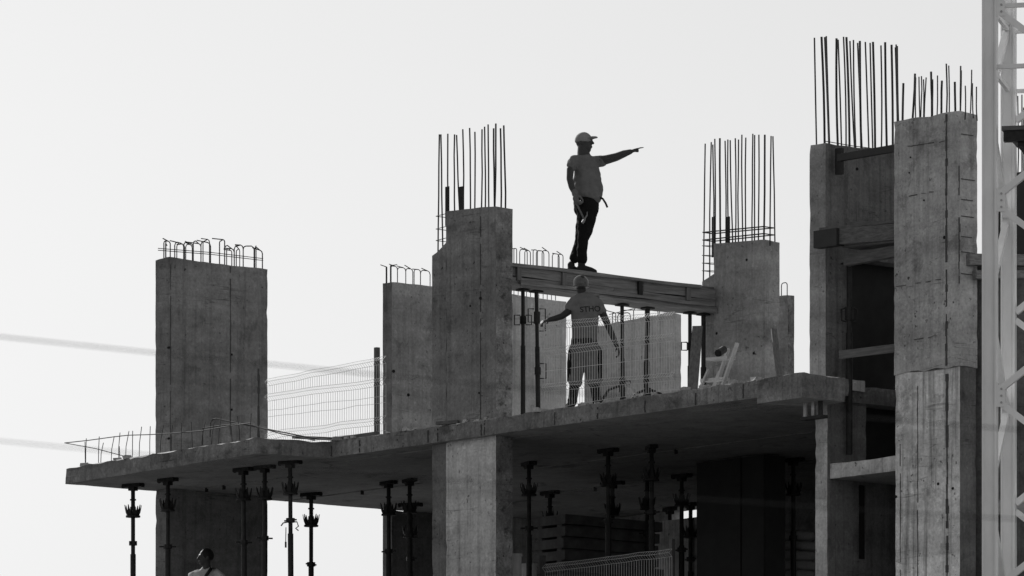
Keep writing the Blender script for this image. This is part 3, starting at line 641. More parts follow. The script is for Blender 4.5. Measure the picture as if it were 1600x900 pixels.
conc('wall', rect(c8u1 - .3, c8u1 - .02, c8v1 + .11, c8v0 + 2.29), ZL - 1, zp(395, c8u1, c8v1), core, [M['conc_d'], M['conc_d']])
# rough lump of concrete at the floor joint and a landing stub right of the big pier
fs = c7u1 + .03
conc('floor_stub', rect(fs, fs + .08, v_at(1298, fs), v_at(1345, fs)), zp(610, fs, v_at(1320, fs)), zp(592, fs, v_at(1320, fs)), core, [M['conc_c']], .05, .012, .03, ragged=.05)
conc('floor_stub', rect(c8u1 + .02, c8u1 + .6, c8v1 + .12, c8v1 + .5), zp(806, c8u1, c8v1), zp(782, c8u1, c8v1), core, [M['conc_b']], .08, .012, .05)
rw = uvp(1600, 80.0)
RW = conc('wall', rect(rw[0] - 1.2, rw[0] + 1.6, rw[1] + .6, rw[1] + .9), ZL - 1, zp(258, rw[0], rw[1] + .6), core, [M['shade_ply']], cell=.25)
for px, py in ((1588, 142), (1597, 148), (1590.5, 150), (1599, 168)): rebar(RW, 0, rw[1] + .7, px, py, zp(262, rw[0], rw[1] + .6), RB * .8, px)
for k in range(3):                                                               # supports to the ground, out of the picture
    conc('wall', rect(c8u1 + .1, 13.4, c8v0 + 2.3, c8v0 + 2.5), (0, 2.6, 5.2)[k], (2.59, 5.19, ZL - 1.01)[k], core, [M['conc_d']], cell=1.5, amp=0, chip=0)

# timber bearers, struts and boards in the core
def tim(px0, py0, px1, py1, v, hpx, depth, label, mat='wood_u', vb=None):
    vb = v if vb is None else vb; ua, ub = u_at(px0, v), u_at(px1, vb); za, zb = zp(py0, ua, v), zp(py1, ub, vb); hh = hpx / 123.0
    mb = MB().hexa([(ua, v, za - hh), (ub, vb, zb - hh), (ub, vb + depth, zb - hh), (ua, v + depth, za - hh), (ua, v, za), (ub, vb, zb), (ub, vb + depth, zb), (ua, v + depth, za)])
    return solo('timber', mb, M[mat], label, 'timber', ua, v, za - hh, 'form timbers in the stair core')
V = c8v0
tim(1271, 361, 1307, 356, V - .16, 27, .13, 'dark squared timber end jutting out left of the pile of form timbers', 'shade_ply')
tim(1307, 357, 1400, 349, V - .12, 25, .1, 'long timber behind the dark timber end, in the middle of the pile', 'wood_u', V + .08)
tim(1323, 346, 1400, 345, V + .02, 18, .2, 'topmost timber of the pile wedged against the big right pier', 'wood_u', V + .14)
tim(1318, 398, 1400, 383, V + .1, 17, .1, 'lowest timber under the pile wedged beside the big right pier', 'wood_u', V + .16)
tim(1280, 356, 1400, 344, V - .1, 4, .3, 'thin warped board lying over the dark timber end', 'wood_u', V + .1)
tim(1316, 381, 1400, 372, V - .0, 6, .35, 'thin flat board in the lower middle of the pile of form timbers', 'wood_u', V + .1)
tim(1311, 548, 1400, 537, V + .1, 13, .03, 'pale plank set across the dark opening beside the big pier', 'wood_u')
tim(1308, 241, 1400, 225, V + .05, 11, .06, 'dark batten across the top of the recessed wall under the tall bars', 'shade_ply')
tim(1304.5, 232, 1314, 231, V + .12, 41, .05, 'short dark upright batten hanging on the recessed wall', 'shade_ply')
ux = u_at(1505, c8v1 + .05)
solo('timber', MB().bar((c8u1 + .03, c8v0 + .1, zp(405, c8u1, c8v0)), (c8u1 + .25, c8v1 + .8, zp(398, c8u1, c8v0)), .12, .14), M['wood_v'], 'upper timber jutting from the right side of the big pier', 'timber', c8u1, c8v1, zp(405, c8u1, c8v0))
solo('timber', MB().bar((c8u1 + .05, c8v0 + .2, zp(428, c8u1, c8v0)), (c8u1 + .3, c8v1 + .8, zp(421, c8u1, c8v0)), .12, .1), M['wood_v'], 'lower timber jutting from the right side of the big pier', 'timber', c8u1, c8v1, zp(428, c8u1, c8v0))
# prop standing in the opening of the core
pu, pv = c7u1 + .14, v_at(1327, c7u1 + .14)
pt = thing('steel_prop', 'dark steel prop standing in the recess beside the big right pier', 'prop', pu, pv, ZS - .1)
z_t = zp(413, pu, pv)
MB().tube([(pu, pv, zp(710, pu, pv)), (pu, pv, zp(520, pu, pv))], .042, 12).build('outer_tube', M['steel'], pt)
MB().tube([(pu, pv, zp(530, pu, pv)), (pu, pv, z_t)], .034, 12).build('inner_tube', M['steel'], pt)
MB().tube([(pu, pv, zp(500, pu, pv)), (pu, pv, zp(480, pu, pv))], .055, 10).build('collar', M['steel'], pt)
MB().box(pu - .08, pu + .08, pv - .08, pv + .08, z_t, z_t + .015).build('head_plate', M['steel'], pt)
ex = Vector((math.cos(TH), math.sin(TH), 0)); c = Vector((pu, pv, zp(492, pu, pv)))
for s in (-1, 1): MB().tube([c + ex * s * .04 + Vector((0, 0, .09)), c + ex * s * .1 + Vector((0, 0, .07)), c + ex * s * .1 - Vector((0, 0, .07)), c + ex * s * .04 - Vector((0, 0, .09))], .012, 6).build('handle', M['steel'], pt)
# twin-tube clamp under the right end of the slab
cu, cv = 9.6, .3
cl = thing('form_clamp', 'small twin-tube steel clamp hanging under the right end of the slab', 'clamp', cu, cv, ZS - ST - .3)
for i, px in enumerate((1259, 1271, 1282)):
    u = u_at(px, cv); MB().tube([(u, cv, ZS - ST - .29), (u, cv, ZS - ST - .02)], .03 if i else .035, 10).build('tube', M['steel_lt'] if i < 2 else M['steel'], cl)
MB().box(u_at(1255, cv), u_at(1288, cv), cv - .05, cv + .06, ZS - ST - .31, ZS - ST - .27).build('plate', M['steel'], cl); MB().box(u_at(1253, cv), u_at(1291, cv), cv - .05, cv + .3, ZS - ST - .035, ZS - ST - .003).build('plate', M['steel'], cl)

# ------------------------------------------------------------------ stacked panels, sacks and blocks on the floor below
su, sv_ = uvp(882, 87.0); sw = su - u_at(830, sv_); sl = v_at(1033, su) - sv_
ztop = zp(803, su, sv_); n = 12; th_ = (ztop - ZL) / n
ordn = ['topmost', 'second', 'third', 'fourth', 'fifth', 'sixth', 'seventh', 'eighth', 'ninth', 'tenth', 'eleventh', 'lowest']
for i in range(n):
    z = ZL + i * th_; j = random.uniform(-.03, .03); w = random.uniform(-.03, .03)
    mb = MB().box(su - sw + j, su + w, sv_ + j, sv_ + sl + w, z + .035, z + th_ - .002).box(su - sw + .1, su - sw + .2, sv_ + .03, sv_ + sl - .05, z, z + .035).box(su - .2, su - .1, sv_ + .03, sv_ + sl - .05, z, z + .035)
    lb = ordn[n - 1 - i]
    solo('stacked_panel', mb, M['panelm'], f'{lb} grey panel {"of" if lb in ("topmost", "lowest") else "from the top of"} the stack under the slab', 'panel', su, sv_, z, 'panels stacked under the slab')
def sack(px, py, y, w, d, h, label, k):
    u, v = uvp(px, y); z = H + (HY - py) * y / F; mb = MB().ball((u, v, z), w / 2, d / 2, h / 2, .4 * k, 16, 10)
    for p in mb.v:
        q = p - Vector((u, v, z)); f = 1 + .12 * noise.noise(q * 6 + Vector((k, k, k)))
        q = Vector([math.copysign(abs(c / m) ** .55 * m, c) if m else 0 for c, m in zip(q, (w / 2, d / 2, h / 2))]); p.xyz = Vector((u, v, z)) + q * f
    return solo('sack', mb, M['sack'], label, 'sack', u, v, z - h / 2, 'sacks stored under the slab', True)
for k, (py, dx) in enumerate(((838, 0), (854, 4), (870, -3), (885, 2), (900, 0))):
    sack(1243 + dx, py, 86.5, .55, .4, .15, f'{["uppermost", "second", "middle", "fourth", "lowest visible"][k]} plump sack of the pile right of dark inner pier', k)
for k in range(5): sack(1243, 916 + k * 16, 86.5, .55, .4, .15, f'{["sixth", "seventh", "eighth", "ninth", "bottom"][k]} plump sack down the pile right of dark inner pier', k + 6)
def block(px, py, y, w, d, h, label):
    u, v = uvp(px, y); z = H + (HY - py) * y / F
    return solo('drum', MB().tube([(u, v, ZL), (u, v, z - .02), (u, v, z)], [w * .42, w * .5, w * .53], 14).tube([(u, v, z - .03), (u, v, z + .004)], w * .56, 14), M['shirt3'], label, 'drum', u, v, ZL)
block(806, 866, 84.0, .16, .2, .3, 'pale drum standing just right of the bright middle pier')
block(826, 882, 86.5, .24, .2, .3, 'wider pale drum left of the lower mesh panel')

# ------------------------------------------------------------------ step ladder and leaning boards on the slab
lu, lv = u_at(1125, 1.6), 1.6
lad = thing('step_ladder', 'bright metal step ladder tipped over beside the far pier', 'ladder', lu, lv, ZS)
def WP(px, py, v): u = u_at(px, v); return Vector((u, v, zp(py, u, v)))
for a, b, w, d_ in (((1152, 536), (1126, 612), .05, 1.6), ((1138, 545), (1112, 625), .05, 2.0), ((1107, 578), (1086, 625), .035, 1.55), ((1124, 580), (1104, 632), .03, 2.1)):
    MB().bar(WP(*a, d_), WP(*b, d_), w, .03).build('rail', M['alu'], lad)
for a, b in (((1110, 562), (1143, 559)), ((1101, 595), (1133, 592))):
    p, q = WP(*a, 1.65), WP(*b, 1.65); MB().bar(p, q, .16, .035).build('step', M['alu'], lad)
MB().tube([WP(1122, 552, 1.62), WP(1131, 546, 1.8)], .05, 10).build('hinge', M['steel'], lad); MB().bar(WP(1122, 547, 1.7), WP(1127, 558, 1.7), .05, .04).build('hinge', M['alu'], lad)
solo('leaning_board', MB().bar(WP(1209, 514, c4v0 - .35), WP(1224, 640, c4v0 - .5), .08, .03), M['wood_z'], 'narrow board leaning at the right side of the far pier', 'board', c4u1, c4v0 - .4, ZS)
solo('leaning_board', MB().bar(WP(1090, 510, 3.7), WP(1078, 660, 3.2), .14, .03), M['wood_z'], 'wide board leaning beside the thin prop at the beam end', 'board', u_at(1085, 3.5), 3.5, ZS)

# ------------------------------------------------------------------ crane mast
CY = 73.5; mw = 1.55; cz = (F / CY)
mast = thing('crane_mast', 'pale lattice crane mast standing at the right edge', 'crane', world=((1547 - CX) * CY / F, CY, 0)); ca = R(-13)
mast.rotation_euler.z = ca * .98
cw = .172
def chord(x, y, name='chord'):
    h = cw / 2; mb = MB().box(x - h + .02, x + h - .02, y - h + .03, y + h, 0, 19.5)
    for e in (-1, 1): mb.box(x + e * h - .02 * (e > 0), x + e * h + .02 * (e < 0), y - h, y + h - .001, 0, 19.5)
    mb.box(x + .03, x + .042, y - h + .018, y - h + .029, 0, 19.5)
    return mb.build(name, M['crane'], mast)
for x in (0, mw):
    for y in (0, mw): chord(x, y)
def zc(py): return H + (HY - py) * CY / F
pitch = 305 * CY / F; zj = zc(315)
k0 = -8
for k in range(-6, 3):
    z = zj - k * pitch * 1.0
    for (p, q, r) in (((cw / 2, -.02), (mw - cw / 2, -.02), 0), ((cw / 2, mw + .02), (mw - cw / 2, mw + .02), 1), ((-.02, cw / 2), (-.02, mw - cw / 2), 1), ((mw + .02, cw / 2), (mw + .02, mw - cw / 2), 0)):
        zz = z + (pitch / 2 if r else 0)
        if zz < 8 or zz > 19: continue
        for s in (-1, 1):
            MB().bar((p[0], p[1], zz + s * .05), (q[0], q[1], zz + s * (pitch / 2 - .05)), .075, .075).build('diagonal', M['crane'], mast)
for py in (10, 105):
    z = zc(py); MB().bar((cw / 2, 0, z), (mw - cw / 2, 0, z), .05, .05).build('crossbar', M['crane'], mast); MB().bar((cw / 2, mw, z - .03), (mw - cw / 2, mw, z - .03), .045, .045).build('crossbar', M['crane'], mast)
    MB().bar((0, cw / 2, z), (0, mw - cw / 2, z - .02), .045, .045).build('crossbar', M['crane'], mast)
for k in range(-5, 3):
    z = zj - k * pitch
    if 8 < z < 19:
        MB().box(cw / 2 - .02, cw / 2 + .1, -.075, -.055, z - .13, z + .13).build('joint_plate', M['crane'], mast)
        for dz in (-.08, 0, .08): MB().tube([(cw / 2 + .06, -.076, z + dz), (cw / 2 + .06, -.09, z + dz)], .014, 6).build('bolt', M['steel_lt'], mast)
dk = zc(195)
for i in range(5): MB().box(.12, mw - .12, .12 + i * .27, .12 + i * .27 + .24, dk - .05, dk).build('deck_board', M['wood_u'], mast)
MB().box(.14, mw - .14, .14, .24, dk - .18, dk - .055).build('deck_bearer', M['steel'], mast); MB().box(.3, .4, .2, mw - .2, dk - .24, dk - .185).build('deck_bearer', M['steel'], mast)

# ------------------------------------------------------------------ overhead cables close to the camera (out of focus)
def cable(pts, d, r, label):
    P = [((px - CX) * d / F, d, H + (HY - py) * d / F) for px, py in pts]; a, b = Vector(P[0]), Vector(P[-1])
    line = [a + (b - a) * (t / 24) for t in range(-48, 73)]; L = (b - a).length
    sag = (Vector(P[1]) - (a + b) / 2).z
    for i, p in enumerate(line):
        t = (i - 48) / 24; p.z += 4 * sag * t * (1 - t)
    o = MB().tube(line, r, 8).build('overhead_cable', M['cable']); return tag(o, label, 'cable', 'overhead cables')
cable(((0, 526), (800, 605), (1600, 672)), 17.0, .002, 'upper of two blurred dark cables crossing the whole view')
cable(((0, 689), (800, 758), (1600, 812)), 17.0, .0015, 'lower of two blurred dark cables crossing the whole view')

# ------------------------------------------------------------------ people
def skin_over(o, voxel=.011, smooth=6):
    m = o.modifiers.new('fuse', 'REMESH'); m.mode = 'VOXEL'; m.voxel_size = voxel; m.use_smooth_shade = True
    s = o.modifiers.new('soften', 'SMOOTH'); s.factor = .5; s.iterations = smooth
TEX = bpy.data.textures.new('folds', 'CLOUDS'); TEX.noise_scale = .09; TEX.noise_depth = 2
def folds(o, k=.03):
    m = o.modifiers.new('folds', 'DISPLACE'); m.texture = TEX; m.strength = k; m.mid_level = .5; m.texture_coords = 'GLOBAL'
    s = o.modifiers.new('ease', 'SMOOTH'); s.factor = .4; s.iterations = 2
def hand(mb, wrist, d, palm, curl, thumb_side=1, index_straight=False, size=1.0):
    """palm and five separate fingers: d points along the hand, palm is the way the palm faces"""
    w = Vector(wrist); d = Vector(d).normalized(); nrm = Vector(palm); nrm = (nrm - d * nrm.dot(d)).normalized(); side = d.cross(nrm) * thumb_side; k = size
    mb.limb([w, w + d * .045 * k, w + d * .085 * k], [(.026 * k, .018 * k), (.038 * k, .016 * k), (.04 * k, .014 * k)], 12, side)
    for i, (off, L) in enumerate(((.03, .078), (.0105, .085), (-.0095, .08), (-.029, .062))):
        p = w + d * .085 * k + side * off * k; c = curl; pts = [p - d * .015]
        if i == 0 and index_straight: c = .05
        elif index_straight: c = 1.75; L *= .85
        a = 0; cur = p
        for s in (.42, .32, .26):
            a += c; cur = cur + (d * math.cos(a) + nrm * math.sin(a)) * L * s * k; pts.append(cur)
        mb.limb(pts, [.0098 * k, .0095 * k, .0088 * k, .0078 * k], 8)
    p = w + d * .025 * k + side * .028 * k; t1 = p + (d * .6 + side * (.15 if index_straight else .6) + nrm * .5).normalized() * .04 * k; t2 = t1 + (d * .8 + nrm * .45 + side * .1).normalized() * .032 * k
    mb.limb([p - side * .01, t1, t2], [.013 * k, .0115 * k, .009 * k], 8)
def head(mb, c, ang, k=1.0):
    """head with jaw, nose, brow, lips and ears; ang turns the face from +x"""
    c = Vector(c); f = Vector((math.cos(ang), math.sin(ang), 0)); s = Vector((-math.sin(ang), math.cos(ang), 0)); z = Vector((0, 0, 1))
    mb.ball(c + z * .02 * k - f * .008 * k, .1 * k, .077 * k, .105 * k, ang); mb.ball(c - z * .045 * k + f * .018 * k, .078 * k, .063 * k, .075 * k, ang)
    mb.ball(c - z * .095 * k + f * .055 * k, .028 * k, .032 * k, .024 * k, ang)                        # chin
    mb.limb([c + f * .09 * k + z * .02 * k, c + f * .112 * k - z * .018 * k], [.011 * k, .017 * k], 8)   # nose
    mb.ball(c + f * .083 * k + z * .03 * k, .02 * k, .05 * k, .012 * k, ang)                           # brow
    mb.ball(c + f * .086 * k - z * .058 * k, .016 * k, .028 * k, .011 * k, ang)                        # lips
    for e in (-1, 1):
        mb.ball(c + s * e * .078 * k - f * .012 * k - z * .008 * k, .022 * k, .012 * k, .034 * k, ang)
        mb.ball(c + f * .08 * k + s * e * .032 * k + z * .006 * k, .012 * k, .016 * k, .009 * k, ang)  # eye
class Fig:
    def __init__(s, px0, py0, y, name, label):
        s.px0, s.py0, s.y = px0, py0, y; s.k = y / F
        s.root = thing(name, label, 'person', world=((px0 - CX) * y / F, y, H + (HY - py0) * y / F))
    def P(s, px, py, d=0.0): return Vector(((px - s.px0) * s.k, d, (s.py0 - py) * s.k))
    def put(s, mb, name, mat, voxel=.011, smooth=6, parent=None):
        o = bpy.data.objects.new(name, mb.mesh(name, mat, (0, 0, 0), True)); COL.objects.link(o); o.parent = parent or s.root
        if voxel: skin_over(o, voxel, smooth)
        if name in ('shirt', 'trousers', 'shorts'): folds(o, .035 if name != 'trousers' else .028)
        return o
def boot(heel, toe, k=1.0, h=.12):
    heel, toe = Vector(heel), Vector(toe); d = (toe - heel); up = Vector((0, 0, 1)); side = d.cross(up).normalized(); mb = MB()
    mb.limb([heel + up * .045, heel + d * .4 + up * .05, heel + d * .75 + up * .042, toe + up * .03], [(.042, .045), (.045, .05), (.05, .04), (.04, .028)], 12, side)
    mb.limb([heel + d * .16 + up * .06, heel + d * .16 + up * h], [.05, .052], 12)
    mb.limb([heel + up * .012, heel + d * .5 + up * .012, toe + up * .012 + d * .04], [(.043, .012), (.046, .012), (.04, .012)], 12, side)
    return mb

# ---- the man on the beam, pointing right
f1v = v_at(908, (bu0 + bu1) / 2); f1Y = XY((bu0 + bu1) / 2, f1v)[1]; f1py = HY - F * (bz1 - H) / f1Y
A = Fig(908, f1py, f1Y, 'person', 'man in cap and dark trousers on the beam form, pointing right, hammer in hand')
P = A.P; fa = math.atan2(-.6, .8); fwd = Vector((.8, -.6, 0)); lat = Vector((.6, .8, 0))
def tor(mb, fig, rows, lat):
    mb.limb([fig.P(x, y, d) for x, y, d, a, b in rows], [(a, b) for x, y, d, a, b in rows], 20, lat)
mb = MB(); head(mb, P(913, 222.5), fa + .3, 1.14)
mb.limb([P(911.5, 229), P(911, 237), P(913, 247)], [.078, .08, .1], 14)
tor(mb, A, [(914, 247, 0, .12, .07), (914, 258, 0, .17, .11), (916, 275, 0, .165, .13), (917, 295, 0, .17, .155), (916, 312, 0, .165, .14), (914, 322, 0, .16, .13)], lat)
sR = P(896, 254, -.14); mb.limb([P(903, 252, -.1), sR, P(891, 268, -.19), P(890, 283, -.2), P(893, 296, -.22), P(898, 308, -.25)], [.055, .062, .052, .046, .043, .031], 14)
hand(mb, P(898.3, 308.5, -.25), P(900, 322, -.27) - P(898.3, 308.5, -.25), (.7, .5, 0), 1.1, 1, size=1.3)
mb.limb([P(920, 252, .08), P(931, 250, .14), P(947, 247.5, .12), P(963, 243.5, .1), P(975, 239, .07), P(986, 236, .04)], [.06, .074, .064, .057, .05, .034], 14)
hand(mb, P(986, 235.8, .04), P(1004, 231.5, .0) - P(986, 235.8, .04), (0, -.2, -1), 1.15, -1, True, 1.15)
legN = [(915, 318, -.07), (917, 332, -.08), (915, 356, -.09), (911, 376, -.08), (909.5, 392, -.07), (909, 408, -.04)]; legF = [(917, 318, .09), (915, 345, .1), (907, 374, .1), (902, 390, .09), (897, 405, .04)]
mb.limb([P(*q) for q in legN], [.1, .09, .075, .052, .05, .042], 14); mb.limb([P(*q) for q in legF], [.09, .085, .055, .05, .042], 14)
A.put(mb, 'body', M['skin'], .0085, 3)
mb = MB(); hand(mb, P(898.3, 307.5, -.26), P(901, 323, -.29) - P(898.3, 307.5, -.26), (.75, .3, 0), 1.0, 1, size=1.45); mb.ball(P(900, 315, -.28), .05, .045, .055); mb.limb([P(897.5, 303, -.245), P(898.5, 309, -.26)], [.047, .045], 12)
A.put(mb, 'glove', M['shirt'], .009, 3)
mb = MB(); tor(mb, A, [(912, 243, 0, .09, .078), (914, 248, 0, .165, .1), (916, 257, 0, .205, .145), (917, 270, 0, .205, .165), (918, 285, 0, .205, .19), (918, 297, 0, .212, .205), (918, 305, 0, .212, .2), (917, 308.5, 0, .205, .19)], lat)
mb.limb([P(904, 251, -.09), P(897, 254, -.15), P(893, 264, -.185)], [.07, .077, .072], 14); mb.limb([P(918, 253, .07), P(931, 250.5, .14), P(942, 249, .13)], [.075, .084, .074], 14)
for p in mb.v: p += noise.noise_vector(p * 9) * .008
A.put(mb, 'shirt', M['shirt'], .011, 5)
mb = MB(); tor(mb, A, [(915, 303, 0, .18, .16), (915.5, 312, 0, .19, .17), (916, 322, 0, .19, .168), (916.5, 332, 0, .175, .155)], lat)
mb.limb([P(*q) for q in legN], [.15, .15, .116, .08, .072, .074], 14); mb.limb([P(*q) for q in legF], [.135, .125, .08, .07, .068], 14)
for p in mb.v: p += noise.noise_vector(p * 7) * .008
A.put(mb, 'trousers', M['trouser'], .012, 5)
mb = MB().tube([P(936, 308, -.05), P(942, 312, -.06), P(946, 318, -.05), P(949, 325, -.05)], .014, 8)
A.put(mb, 'belt_tail', M['boot'], 0)
capc = P(912.3, 219); mb = MB(); mb.ball(capc + Vector((-.006, 0, -.008)), .124, .1, .118, fa + .3, zcut=-.2)
fv = Vector((math.cos(fa + .3), math.sin(fa + .3), 0)); sv2 = Vector((-fv.y, fv.x, 0))
mb.limb([capc + fv * .07 + Vector((0, 0, .016)), capc + fv * .14 + Vector((0, 0, .03)), capc + fv * .185 + Vector((0, 0, .03))], [(.085, .016), (.078, .014), (.05, .012)], 12, sv2)
A.put(mb, 'cap', M['cap'], .008, 3)
A.put(boot(P(904.5, f1py, -.06), P(930, f1py, .1)), 'boot', M['boot'], .009, 3); A.put(boot(P(890, f1py, .0), P(905, f1py, .09)), 'boot', M['boot'], .009, 3)
hm = thing('hammer', 'claw hammer hanging from the fist of the pointing man', 'hammer', world=A.root.location + P(900, 318, -.27))
o0 = P(900, 318, -.27); hp = lambda x, y, d=-.27: P(x, y, d) - o0
for nm, m_, b_ in (('handle', M['wood_z'], MB().tube([hp(896.5, 311), hp(901, 324), hp(912.5, 347, -.26)], [.014, .013, .012], 8)),
                   ('hammer_head', M['chrome'], MB().tube([hp(909.5, 353, -.265), hp(911.5, 350, -.26), hp(913.5, 346.5, -.26)], [.02, .021, .016], 10).bar(hp(913.5, 346.5, -.26), hp(917.3, 340, -.26), .028, .016).bar(hp(917, 341, -.26), hp(917.2, 335.5, -.27), .01, .008))):
    o = bpy.data.objects.new(nm, b_.mesh(nm, m_)); COL.objects.link(o); o.parent = hm

# ---- the man on the slab seen from behind
b_u = u_at(912, .22); bY = XY(b_u, .22)[1]; bpy_ = HY - F * (ZS - H) / bY
B = Fig(912, bpy_, bY, 'person', 'man seen from behind in printed shirt and helmet, standing below the beam'); P = B.P; lx = Vector((1, 0, 0))
mb = MB(); head(mb, P(908, 444), R(100), .98)
mb.limb([P(908, 450), P(909, 458), P(911, 465)], [.06, .062, .085], 14)
tor(mb, B, [(912, 465, 0, .12, .07), (914, 475, 0, .165, .1), (914, 500, 0, .15, .11), (913, 525, 0, .145, .11), (913, 545, .0, .165, .13), (913, 553, 0, .155, .12)], lx)
mb.limb([P(902, 468, 0), P(897, 473, .02), P(887, 488, -.02), P(878, 495, -.06), P(868, 499, -.1), P(857, 502, -.14)], [.055, .058, .05, .043, .04, .03], 14)
hand(mb, P(857, 502, -.14), P(846, 506, -.2) - P(857, 502, -.14), (.1, .2, -1), .5, 1, size=1.02)
mb.limb([P(928, 471, 0), P(934, 476, .02), P(944, 494, .03), P(952, 513, .02), P(958, 527, -.02), P(964, 542, -.06)], [.055, .06, .05, .043, .04, .03], 14)
hand(mb, P(964, 542, -.06), P(969, 558, -.08) - P(964, 542, -.06), (-1, .2, 0), .45, -1, size=1.02)
l1 = [(903, 545, 0), (901, 570, .0), (899, 598, -.01), (897, 612, .0), (894, 632, .02)]; l2 = [(924, 545, 0), (926, 570, .0), (928.5, 598, -.01), (931, 612, 0), (933, 631, .02)]
mb.limb([P(*q) for q in l1], [.09, .078, .055, .053, .042], 14); mb.limb([P(*q) for q in l2], [.09, .078, .055, .053, .042], 14)
B.put(mb, 'body', M['tan'], .0085, 3)
mb = MB(); tor(mb, B, [(909, 460, 0, .08, .065), (911, 465, 0, .15, .085), (914, 472, 0, .185, .11), (914, 485, 0, .185, .128), (914, 505, 0, .178, .13), (913.5, 522, 0, .172, .13), (913, 533, 0, .175, .135)], lx)
mb.limb([P(904, 467, 0), P(897, 472, .02), P(890, 483, -.01)], [.07, .075, .072], 14); mb.limb([P(926, 470, 0), P(934, 475, .02), P(941, 487, .03)], [.07, .075, .07], 14)
for p in mb.v: p += noise.noise_vector(p * 9) * .008
shirt2 = B.put(mb, 'shirt', M['shirt2'], .011, 5)
mb = MB(); tor(mb, B, [(913, 533, 0, .168, .128), (913, 542, 0, .185, .14), (913, 553, 0, .18, .135)], lx)
mb.limb([P(*q) for q in l1[:3]], [.12, .112, .096], 14); mb.limb([P(*q) for q in l2[:3]], [.12, .112, .096], 14)
for x, y in ((893, 572), (936, 575)): mb.limb([P(x, y - 6), P(x, y + 10)], [.05, .052], 10)
for p in mb.v: p += noise.noise_vector(p * 7) * .01
B.put(mb, 'shorts', M['shorts'], .012, 4)
mb = MB(); tor(mb, B, [(913, 531.5, 0, .176, .136), (913, 537.5, 0, .178, .138)], lx); B.put(mb, 'belt', M['boot'], 0)
for x0, x1, e in ((893.5, 891.5, -1), (935, 936, 1)):
    mb = MB(); mb.limb([P(x0, 548), P((x0 + x1) / 2, 572), P(x1, 594)], [(.05, .085), (.055, .09), (.05, .08)], 12, (1, 0, 0)); B.put(mb, 'side_panel', M['trouser'], .011, 3)
mb = MB(); mb.limb([P(897.5, 603, -.005), P(896, 615), P(894, 630, .02)], [.07, .066, .06], 12); mb.limb([P(929.5, 603, -.005), P(931, 615), P(933, 630, .02)], [.07, .066, .06], 12)
B.put(mb, 'gaiters', M['trouser'], .01, 3)
B.put(boot(P(894, bpy_, -.06), P(886, bpy_, .18)), 'boot', M['boot'], .009, 3); B.put(boot(P(933, bpy_, -.06), P(938, bpy_, .18)), 'boot', M['boot'], .009, 3)
hc = P(907.5, 443); mb = MB(); mb.ball(hc + Vector((0, .005, .0)), .106, .118, .112, 0, 20, 14, zcut=-.35)
mb.limb([hc + Vector((-.1, 0, -.045)), hc + Vector((0, -.02, -.05)), hc + Vector((.1, 0, -.045))], [(.012, .1), (.014, .125), (.012, .1)], 10, (0, 0, 1))
B.put(mb, 'helmet', M['helmet'], .008, 4)
tx = bpy.data.curves.new('print', 'FONT'); tx.body = 'STHO'; tx.size = .105; tx.align_x = 'CENTER'; tx.resolution_u = 4; tx.offset = .002
to = bpy.data.objects.new('print_source', tx); COL.objects.link(to); bpy.context.view_layer.update()
me = bpy.data.meshes.new_from_object(to.evaluated_get(bpy.context.evaluated_depsgraph_get())); bpy.data.objects.remove(to)
bm = bmesh.new(); bm.from_mesh(me); bmesh.ops.triangulate(bm, faces=bm.faces); bmesh.ops.subdivide_edges(bm, edges=bm.edges, cuts=1); bm.to_mesh(me); bm.free()
me.transform(Matrix.Translation(P(922.5, 488.5, -.3)) @ Matrix.Rotation(R(-5), 4, 'Y') @ Matrix.Rotation(R(90), 4, 'X')); me.materials.clear(); me.materials.append(M['ink'])
po = bpy.data.objects.new('shirt_print', me); COL.objects.link(po); po.parent = shirt2
sw_ = po.modifiers.new('lay', 'SHRINKWRAP'); sw_.target = shirt2; sw_.wrap_method = 'PROJECT'; sw_.use_project_x = sw_.use_project_z = False; sw_.use_project_y = True; sw_.use_negative_direction = False; sw_.use_positive_direction = True; sw_.wrap_mode = 'OUTSIDE_SURFACE'; sw_.offset = .003

# ---- the man on the floor below, head and shoulders in the picture
cY = 88.2; cpy = HY - F * (ZL - H) / cY
C = Fig(322, cpy, cY, 'person', 'bareheaded man in pale shirt with dark strap at the bottom left'); P = C.P; fc = R(200); fl = Vector((math.sin(fc), -math.cos(fc), 0))
mb = MB(); head(mb, P(321, 871.5), fc, 1.0)
mb.limb([P(322, 879), P(323, 886), P(323, 894)], [.06, .062, .09], 14)
tor(mb, C, [(323, 893, 0, .12, .07), (323, 905, 0, .18, .11), (323, 940, 0, .16, .12), (322, 965, 0, .16, .12), (322, 985, 0, .165, .13)], Vector((1, .25, 0)))
for e in (-1, 1):
    mb.limb([P(323 + e * 14, 898), P(323 + e * 22, 903), P(323 + e * 26, 930), P(323 + e * 25, 950, -.05), P(323 + e * 22, 975, -.1)], [.055, .06, .05, .043, .031], 14)
    hand(mb, P(323 + e * 22, 975, -.1), (-.1, -.2, -1), (-e, 0, 0), .5, e)
    mb.limb([P(322 + e * 9, 985), P(322 + e * 10, 1030), P(322 + e * 10, cpy - 8)], [.09, .06, .045], 14)
C.put(mb, 'body', M['skin'], .0085, 3)
mb = MB(); tor(mb, C, [(323, 889.5, 0, .085, .07), (323, 894, 0, .16, .09), (323, 902, 0, .205, .125), (323, 920, 0, .19, .135), (322, 950, 0, .18, .14), (322, 978, 0, .185, .145)], Vector((1, .25, 0)))
for e in (-1, 1): mb.limb([P(323 + e * 12, 896), P(323 + e * 21, 901), P(323 + e * 25, 920)], [.07, .076, .068], 14)
for p in mb.v: p += noise.noise_vector(p * 9) * .008
sh3 = C.put(mb, 'shirt', M['shirt3'], .011, 5)
mb = MB()
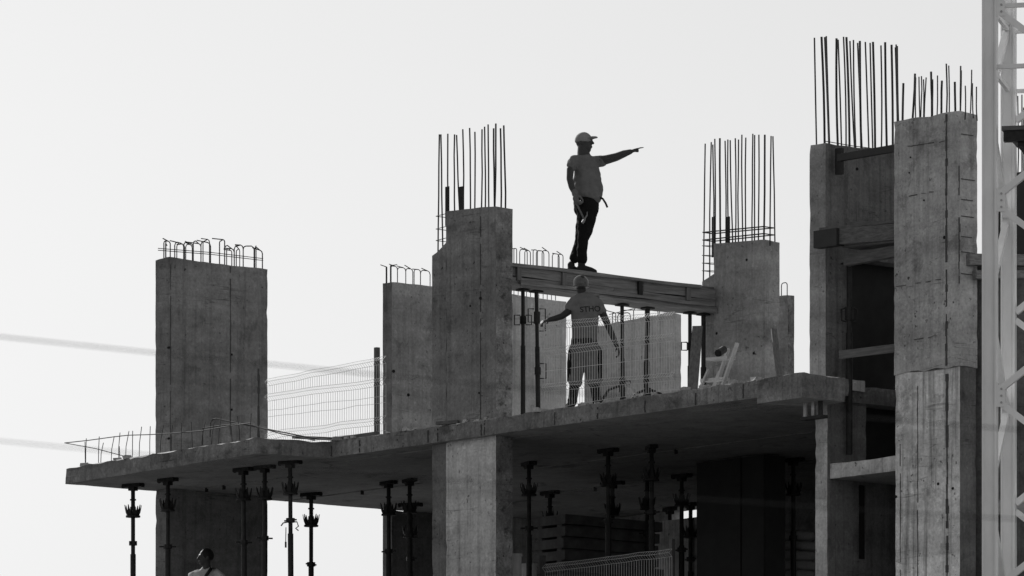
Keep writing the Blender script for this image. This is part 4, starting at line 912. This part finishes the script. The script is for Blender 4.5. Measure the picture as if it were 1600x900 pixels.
for e in (-1, 1): mb.limb([P(322 + e * 8, 980), P(322 + e * 10, 1030), P(322 + e * 10, cpy - 12)], [.115, .09, .075], 14)
C.put(mb, 'trousers', M['trouser'], .012, 4)
for e in (-1, 1): C.put(boot(P(322 + e * 10 + 4, cpy, 0), P(322 + e * 10 - 22, cpy, -.06)), 'boot', M['boot'], .01, 3)
mb = MB(); hv = Vector((math.cos(fc), math.sin(fc), 0)); mb.ball(P(321, 871.5) + Vector((0, 0, .03)) - hv * .022, .105, .086, .108, fc, 16, 12, zcut=-.6)
C.put(mb, 'hair', M['hair'], .009, 3)
mb = MB().bar(P(331, 889, -.135), P(323, 901, -.16), .045, .012, (0, -1, 0)).bar(P(323, 901, -.16), P(305, 960, -.17), .045, .012, (0, -1, 0)).bar(P(331, 889, -.135), P(335, 888, .03), .045, .012)
C.put(mb, 'strap', M['boot'], 0)

# ------------------------------------------------------------------ mortar crumbs and offcuts along the slab edge
mb = MB(); random.seed(21)
for k in range(240):
    u = random.uniform(.1, 9.6); v = random.uniform(-.04, .3) + (random.random() < .3) * .5; h = random.choice((.012, .018, .018, .028, .045)); c = Vector((u, v, ZS + .004 + h * .4))
    if random.random() < .3: c.x = random.uniform(-4.8, -.4); c.y = random.uniform(-.85, -.5)
    vs8 = [c + Vector((sx * h * random.uniform(.6, 1.6), sy * h * random.uniform(.6, 1.4), sz * h * random.uniform(.4, .8))) for sz in (-1, 1) for sx, sy in ((-1, -1), (1, -1), (1, 1), (-1, 1))]
    mb.hexa(vs8)
o = solo('mortar_crumbs', mb, M['floor'], 'loose mortar crumbs scattered along the slab edge', 'rubble', 4.5, 0, ZS); o['kind'] = 'stuff'
for k, (px, v, L, an, lab) in enumerate(((700, -.0, .35, .3, 'short timber offcut on the slab edge below the middle pier left corner'), (1190, .35, .5, -.2, 'short timber offcut on the slab edge below the far pier'), (1240, .2, .3, .5, 'stubby timber offcut near the right end of the slab'))):
    u = u_at(px, v); d = Vector((math.cos(an), math.sin(an), 0)) * L / 2; c = Vector((u, v, ZS + .03)); solo('timber_offcut', MB().bar(c - d, c + d, .07, .045), M['wood_u'], lab, 'timber', u, v, ZS, 'timber offcuts on the slab')
